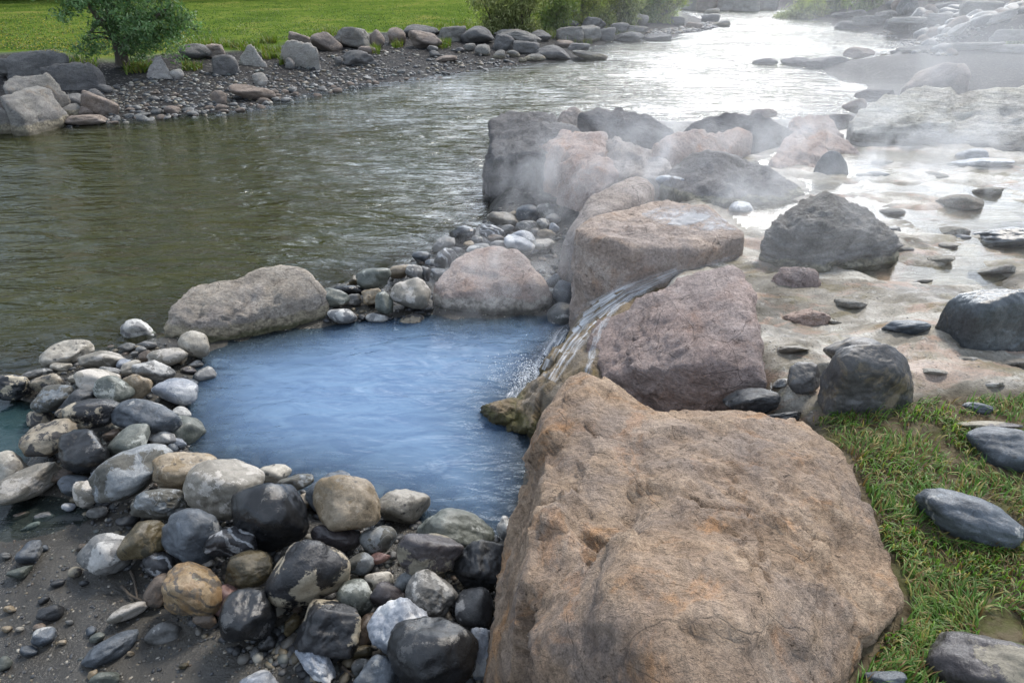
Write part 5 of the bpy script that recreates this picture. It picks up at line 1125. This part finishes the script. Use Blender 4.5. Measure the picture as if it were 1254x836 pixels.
# far lawn: short tufts on the sheet, and weeds along its edge
w3 = in_px([(-60, 60), (60, 62), (150, 72), (235, 55), (330, 52), (430, 40), (575, 35), (585, -4), (-60, -4)], 42000, .6, rg7)
wl = W3 = ground_full(w3[:, :2]); 
k3 = sdist(w3[:, :2], LAWN) < -.1 ; w3 = w3[k3]
sh = fbm(w3 * np.array([.4, .4, 0]), 3)
blades('lawn', w3, .03, .08, .03, [(.050, .095, .018), (.072, .128, .026), (.105, .150, .034), (.16, .15, .05)], [.3, .4, .2, .1], 'mown green lawn on the far bank', lean=.7, seg=2, seed=4, cat='lawn')
w4 = np.concatenate([in_px([(a - r, b - 3), (a + r, b - 3), (a + r, b + 3), (a - r, b + 3)], n, .5, rg7) for a, b, r, n in [(335, 64, 14, 500), (352, 74, 10, 300), (330, 54, 10, 260), (460, 60, 5, 160), (487, 52, 7, 200), (540, 52, 12, 340), (300, 60, 18, 260), (235, 80, 12, 160), (170, 80, 18, 400), (250, 56, 30, 360), (90, 78, 30, 200), (560, 36, 30, 300), (404, 42, 20, 240), (660, 36, 18, 300), (700, 38, 26, 300), (760, 30, 20, 260)]])
blades('weeds', w4, .12, .38, .03, [(.10, .15, .02), (.14, .18, .03), (.18, .15, .05)], [.45, .35, .2], 'clumps of weeds growing between the far bank rocks', lean=.8, seed=6, cat='weeds')
w5 = in_px([(-20, 20), (235, 20), (235, 66), (60, 68), (-20, 62)], 1500, .6, rg7); w5[:, 2] += .07
blades('fallen_leaves', w5, .03, .06, .05, [(.35, .27, .04), (.28, .20, .05)], [.6, .4], 'yellow fallen leaves strewn on the lawn under the tree', lean=2.6, seg=2, seed=8, cat='fallen leaves')

# ------------------------------------------------------------------ tree and bushes
def tube(bmv, pts, rads, k=8):
    V, F = bmv; pts = np.array(pts, float); base = len(V)
    for i, p in enumerate(pts):
        d = pts[min(i + 1, len(pts) - 1)] - pts[max(i - 1, 0)]; d /= np.linalg.norm(d)
        a = np.cross(d, [.3, .9, .2]); a /= np.linalg.norm(a); b = np.cross(d, a)
        for j in range(k):
            th = 6.2832 * j / k; V.append(p + rads[i] * (math.cos(th) * a + math.sin(th) * b))
    for i in range(len(pts) - 1):
        for j in range(k):
            F.append((base + i * k + j, base + i * k + (j + 1) % k, base + (i + 1) * k + (j + 1) % k, base + (i + 1) * k + j))
def leaves(centers, rad, per, lw, ll, pal, seed, droop=0.0, sq=.7):
    rg = np.random.default_rng(seed); n = len(centers) * per
    c = np.repeat(centers, per, 0) + rg.normal(size=(n, 3)) * np.array([1, 1, sq]) * np.repeat(rad, per)[:, None] * .5
    ax = rg.normal(size=(n, 3)); ax[:, 2] -= droop; ax /= np.linalg.norm(ax, axis=1)[:, None]
    sd = np.cross(ax, rg.normal(size=(n, 3))); sd /= np.linalg.norm(sd, axis=1)[:, None]
    s = rg.uniform(.6, 1.3, (n, 1))
    V = np.stack([c - ax * ll * s, c + sd * lw * s, c + ax * ll * s, c - sd * lw * s], 1)
    F = (np.arange(n)[:, None] * 4 + np.arange(4)[None])
    cl = np.repeat(rg.uniform(.65, 1.35, len(centers)), per)[:, None]
    col = np.array(pal)[rg.integers(0, len(pal), n)] * cl * rg.uniform(.75, 1.25, (n, 1))
    return V.reshape(-1, 3), F, np.repeat(np.c_[col, np.ones(n)], 4, 0)
t_ = NT('bark'); v_, _ = t_.coords((1, 1, .3)); M['bark'] = t_.out(t_.princ(t_.mix(t_.noise(v_, 14, 6, .7), (.035, .027, .02), (.11, .09, .07)), .9, t_.bump(t_.noise(v_, 20, 5, .7), .9, .03)))
def plant(name, label, cat, base, stems, cents, rads, per, lw, ll, pal, seed, group=None, droop=0., parts=('trunk', 'crown'), sq=.7):
    e = bpy.data.objects.new(name, None); COL.objects.link(e); e.location = tuple(base); tag(e, label, cat, group)
    b = ([], [])
    for pts, rr in stems: tube(b, pts, rr)
    link(parts[0], mesh_from(parts[0], np.array(b[0]) - base, b[1], M['bark']), e)
    V, F, col = leaves(cents, rads, per, lw, ll, pal, seed, droop, sq)
    m = mesh_from(parts[1], V - base, F, M['leaf'], smooth=False); attr(m, 'col', col, 'FLOAT_COLOR'); link(parts[1], m, e)
    return e
rg8 = np.random.default_rng(8)
tb = P(151, 80, .5); tb[2] = ground(tb[0], tb[1]) - .05
stems, cents, rads = [], [], []
def at(px, py, dy=0.0):
    """a point at the tree's own distance (+dy metres deeper)"""
    d = ray(px, py); t = (tb[1] + dy) / d[1]; return EYE + d * t
mainp = [(151, 80, 0), (147, 62, 0), (141, 44, .1), (136, 20, .1), (132, -20, 0), (130, -80, .2), (132, -150, 0)]
stems.append(([at(*p) for p in mainp], [.20, .16, .13, .11, .10, .08, .04]))
for pth in ([(150, 70, 0), (155, 50, .2), (152, 20, .3), (160, -20, .4), (172, -90, .3)], [(158, 66, .2), (166, 55, .3), (170, 30, .5), (186, -10, .6), (200, -60, .4)], [(141, 44, .1), (122, 26, -.2), (104, 0, -.4), (90, -50, -.5)], [(147, 62, 0), (168, 36, -.4), (190, 22, -.6), (205, 10, -.7)], [(136, 20, 0), (118, 30, -.6), (108, 44, -.7)]):
    stems.append(([at(*p) for p in pth], list(np.linspace(.10, .02, len(pth)))))
for px, py, dy, r, k in [(190, 34, -.5, .6, 26), (176, 48, -.4, .45, 18), (205, 14, -.4, .6, 18), (164, 20, -.6, .6, 20), (140, 10, -.4, .6, 18), (120, 4, -.3, .55, 14), (98, -4, -.2, .6, 14), (74, -8, 0, .6, 14), (150, -40, 0, 1.2, 40), (100, -60, 0, 1.2, 34), (200, -50, .2, 1.2, 34), (60, -70, 0, 1.2, 30), (150, -120, .3, 1.6, 40), (230, -90, .3, 1.2, 24), (110, -150, .2, 1.5, 30), (112, 40, -.6, .35, 4), (104, 50, -.7, .25, 3), (134, 46, -.3, .4, 6), (208, 36, -.3, .45, 12), (150, 34, .3, .6, 14), (178, 62, -.2, .3, 6), (128, 30, .3, .4, 7), (20, -130, 0, 1.6, 26), (-30, -110, .8, 1.5, 22), (290, -140, .5, 1.4, 20)]:
    c0 = at(px, py, dy)
    c = c0 + rg8.normal(size=(k, 3)) * np.array([1, 1, .75]) * r * .62
    cents.append(c); rads.append(np.full(k, .30) * rg8.uniform(.6, 1.2, k))
    stems.append(([at(145, min(py + 14, 50), 0), (at(145, min(py + 14, 50), 0) + c0) / 2 + [0, 0, .1], c0], [.05, .03, .012]))
plant('tree', 'leafy dark green tree with several stems at the edge of the far lawn', 'tree', tb, stems, np.concatenate(cents), np.concatenate(rads), 66, .020, .062, [(.085, .17, .07), (.11, .20, .085), (.15, .24, .11), (.20, .28, .15), (.08, .13, .04)], 21, droop=.4)

def bush(px, py, wpx, hpx, label, pal, seed, group, z=.5, per=70, ll=.10):
    _b = P(px, py, z); _b[2] = ground(_b[0], _b[1]) - .05
    k = np.linalg.norm(_b - EYE) / FOC; R, H = wpx * k / 2, hpx * k; rg = np.random.default_rng(seed)
    st, ce = [], []
    for i in range(16):
        a = rg.uniform(0, 6.28); rr = rg.uniform(.1, 1) ** .6 * R; h = H * rg.uniform(.55, 1.0) * (1 - .25 * (rr / R) ** 2)
        tip = _b + [math.cos(a) * rr, math.sin(a) * rr * .8, h]; mid = _b + [math.cos(a) * rr * .4, math.sin(a) * rr * .35, h * .55]
        st.append(([_b + [math.cos(a) * .1, math.sin(a) * .1, 0], mid, tip], [.03, .02, .008]))
        for s in np.linspace(.12, 1.03, 9):
            q0 = (mid * (1 - s) + tip * s) if s > .5 else _b * (1 - s) + mid * s + [math.cos(a) * R * .35 * s, math.sin(a) * R * .3 * s, 0]
            ce.append(q0 + rg.normal(size=3) * np.array([.16, .16, .1]) * R)
    ce = np.array(ce)
    return plant('bush', label, 'bush', _b, st, ce, np.full(len(ce), .26 * R + .05), per, .022, ll, pal, seed, group, droop=-.8, parts=('stems', 'foliage'), sq=1.0)
W1 = [(.22, .25, .11), (.30, .33, .15), (.38, .38, .19), (.15, .17, .06)]; W2 = [(.24, .29, .05), (.31, .36, .07), (.38, .37, .11), (.16, .20, .04)]; W3_ = [(.13, .19, .05), (.18, .25, .07), (.25, .29, .10)]
GBU = 'willow bushes on the far left bank'
for a in [(606, 38, 66, 52, 'big grey-green willow bush where the lawn ends', W1, 31), (640, 38, 54, 56, 'dense olive willow bush right of the big grey-green one', W1, 32), (676, 32, 54, 50, 'bright green willow bush in the middle of the bank row', W3_, 33), (708, 29, 50, 46, 'yellow-green willow bush above the square-faced block', W2, 34), (738, 27, 46, 42, 'bright yellow willow bush, the most yellow of the row', W2, 35), (765, 26, 44, 40, 'dull green willow bush behind the upstream blocks', W1, 36), (790, 23, 40, 36, 'green willow bush above the white boulder', W3_, 37), (814, 22, 36, 34, 'last yellow-green willow bush at the upstream end', W2, 38)]:
    bush(*a, GBU)
GBR = 'bushes on the right bank upstream'
for a in [(968, 2, 30, 18, 'leftmost faint bush on the right bank in the mist', W1, 41), (996, 2, 34, 22, 'pale green bush on the right bank in the mist', W2, 42), (1026, 2, 38, 24, 'misty bush above the dark stone on the right bank', W3_, 43), (1066, 6, 44, 26, 'biggest green bush on the right bank', W3_, 44), (1108, 3, 36, 22, 'rightmost green bush on the right bank', W3_, 45)]:
    bush(*a, GBR, z=1.0, per=40, ll=.16)
bush(1250, 40, 16, 16, 'little green shrub at the right edge above the ledges', W3_, 46, GBR, z=1.0, per=20, ll=.10)
# the wood beyond the lawn (it stands above the frame and shows in the river)
rg9 = np.random.default_rng(9); cs_ = []
for i in range(900):
    a = rg9.uniform(-1.25, -.16); dd = rg9.uniform(62, 92); h = rg9.uniform(.6, 1) * (.55 if a < -.56 else 1.0) * (16 + 7 * math.sin(a * 9) + 4 * math.sin(a * 23)) * (1.0 if a < -.33 else max(.25, (-.13 - a) / .2))
    cs_.append((math.sin(a) * dd, math.cos(a) * dd, 1 + rg9.random() ** .7 * h))
cs_ = np.array(cs_)
V, F, col = leaves(cs_, np.full(len(cs_), 3.2), 60, .45, .6, [(.030, .055, .014), (.05, .075, .02), (.07, .09, .03)], 5)
m = mesh_from('woods', V, F, M['leaf'], smooth=False); attr(m, 'col', col, 'FLOAT_COLOR'); tag(link('woods', m), 'dark wood beyond the far lawn, mirrored in the river', 'woods', kind='stuff')
# twigs on the mud
def twig(label, paths, r):
    b = ([], [])
    for pth in paths: tube(b, [drape_g(a, c) for a, c in pth], np.linspace(r, r * .5, len(pth)), 6)
    base = np.array(b[0]).mean(0); tag(link('twig', mesh_from('twig', np.array(b[0]) - base, b[1], M['bark']), loc=tuple(base)), label, 'twig', 'twigs on the mud')
def drape_g(px, py):
    q = P(px, py, .12)
    for _ in range(3): q = P(px, py, ground(q[0], q[1]) + .02)
    return q
twig('dark forked twig on the mud beside the orange striped cobble', [[(149, 717), (158, 728), (168, 733), (181, 738)], [(160, 699), (165, 712), (168, 733)]], .009)
twig('short dark twig at the upper left of the mud', [[(27, 668), (22, 677), (17, 685)]], .007)
twig('reddish stick between stones near the bottom edge', [[(419, 816), (426, 822), (434, 828)]], .010)

# ------------------------------------------------------------------ steam
def steam(label, px, py, z, size, dens, seed, nscale=2.2, low=.46, high=.72):
    c = P(px, py, z)
    v, f_, _, _ = ico(3)
    o = link('steam', mesh_from('steam', v, f_), loc=tuple(c)); o.scale = size
    t = NT('steam'); tc = t.n('ShaderNodeTexCoord'); g = t.n('ShaderNodeNewGeometry')
    r = t.vmath('LENGTH', tc.outputs['Object'])
    fall_ = t.rng(r, .1, .96, 1, 0)
    wv = t.vmath('ADD', t.vmath('MULTIPLY', g.outputs['Position'], (1, 1, .8)), (seed * 3.1, seed * 1.7, 0))
    n = t.rng(t.noise(wv, nscale, 4, .6, 1.0), low, high)
    d = t.math('MULTIPLY', t.math('MULTIPLY', n, fall_), dens)
    p = t.n('ShaderNodeVolumePrincipled'); p.inputs['Color'].default_value = (.97, .98, 1, 1); p.inputs['Anisotropy'].default_value = .25
    t.l(d, p.inputs['Density']); o.data.materials.append(t.out(None, p.outputs[0]))
    return tag(o, label, 'steam', kind='stuff')
if STEAM:
    steam('steam curling off the back corner of the blue pool', 630, 345, .35, (1.3, 1.0, .7), 1.5, 1, 2.6)
    steam('steam drifting over the misty pebbles and jetty foot', 715, 225, .75, (1.8, 1.9, 1.0), .95, 2, 1.9)
    steam('steam over the middle of the jetty', 860, 185, 1.15, (3.2, 2.2, 1.0), .62, 3, 1.4)
    steam('steam rising from the upper terrace pool below the ledge', 1090, 195, 1.05, (3.2, 1.9, 1.0), 1.5, 4, 1.4)
    steam('steam blowing over the terrace shallows', 1000, 265, 1.0, (2.8, 2.0, .7), .7, 6, 1.8)
    steam('wide bank of steam hanging over the gravel bar and right bank', 1130, 70, 1.4, (9.5, 8.0, 2.6), .085, 5, .35, .3, .7)

# ------------------------------------------------------------------ light
SUN_AZ, SUN_EL = math.radians(38), math.radians(52)
sd = Vector((math.sin(SUN_AZ) * math.cos(SUN_EL), math.cos(SUN_AZ) * math.cos(SUN_EL), math.sin(SUN_EL)))
sl = bpy.data.lights.new('sun', 'SUN'); sl.energy = SUN_E; sl.angle = math.radians(11); sl.color = (1, .93, .83)
so = bpy.data.objects.new('sun', sl); COL.objects.link(so); so.rotation_euler = sd.to_track_quat('Z', 'Y').to_euler()
wd = bpy.data.worlds.new('World'); scene.world = wd
t = NT('w', world=wd)
sky = t.n('ShaderNodeTexSky', sky_type='NISHITA'); sky.sun_disc = False; sky.sun_elevation = SUN_EL; sky.sun_rotation = SUN_AZ; sky.dust_density = 3.0; sky.altitude = 2000
tc = t.n('ShaderNodeTexCoord'); dv = tc.outputs['Generated']
# thin broken cloud, brightened low over the river, apart from the sun
sep = t.n('ShaderNodeSeparateXYZ'); t.l(dv, sep.inputs[0])
den = t.math('ADD', t.math('MAXIMUM', sep.outputs['Z'], 0.0), .18)
cmb = t.n('ShaderNodeCombineXYZ'); t.l(t.math('DIVIDE', sep.outputs['X'], den), cmb.inputs[0]); t.l(t.math('DIVIDE', sep.outputs['Y'], den), cmb.inputs[1])
cl = t.rng(t.noise(cmb.outputs[0], .9, 6, .6, .5), .36, .62)
glow = t.vmath('DOT_PRODUCT', dv, tuple(Vector((math.sin(.30) * math.cos(.20), math.cos(.30) * math.cos(.20), math.sin(.20)))))
gl2 = t.math('POWER', t.math('MAXIMUM', glow, 0.0), 15.0)
cb = t.math('ADD', SKY_CLOUD, t.math('MULTIPLY', gl2, SKY_GLOW))
cc_ = t.vmath('SCALE', t.mix(t.math('MULTIPLY', gl2, 1.0, clamp=True), (.80, .91, 1.06), (1.0, .99, .97))); cc_.node.inputs['Scale'].default_value = 1; t.l(cb, cc_.node.inputs['Scale'])
cov = t.math('MAXIMUM', t.math('ADD', .25, t.math('MULTIPLY', cl, .6)), t.math('MULTIPLY', gl2, .9))
bg = t.n('ShaderNodeBackground'); t.l(t.mix(cov, sky.outputs[0], cc_), bg.inputs['Color']); bg.inputs['Strength'].default_value = SKY_S
wo = t.n('ShaderNodeOutputWorld'); t.l(bg.outputs[0], wo.inputs['Surface'])
scene.view_settings.view_transform = 'Standard'; scene.view_settings.look = 'None'; scene.view_settings.exposure = EXPO; scene.view_settings.gamma = 1
scene.cycles.volume_step_rate = 4.0; scene.cycles.volume_max_steps = 40; scene.cycles.volume_bounces = 1
scene.cycles.max_bounces = 7; scene.cycles.transparent_max_bounces = 10; scene.cycles.use_denoising = True
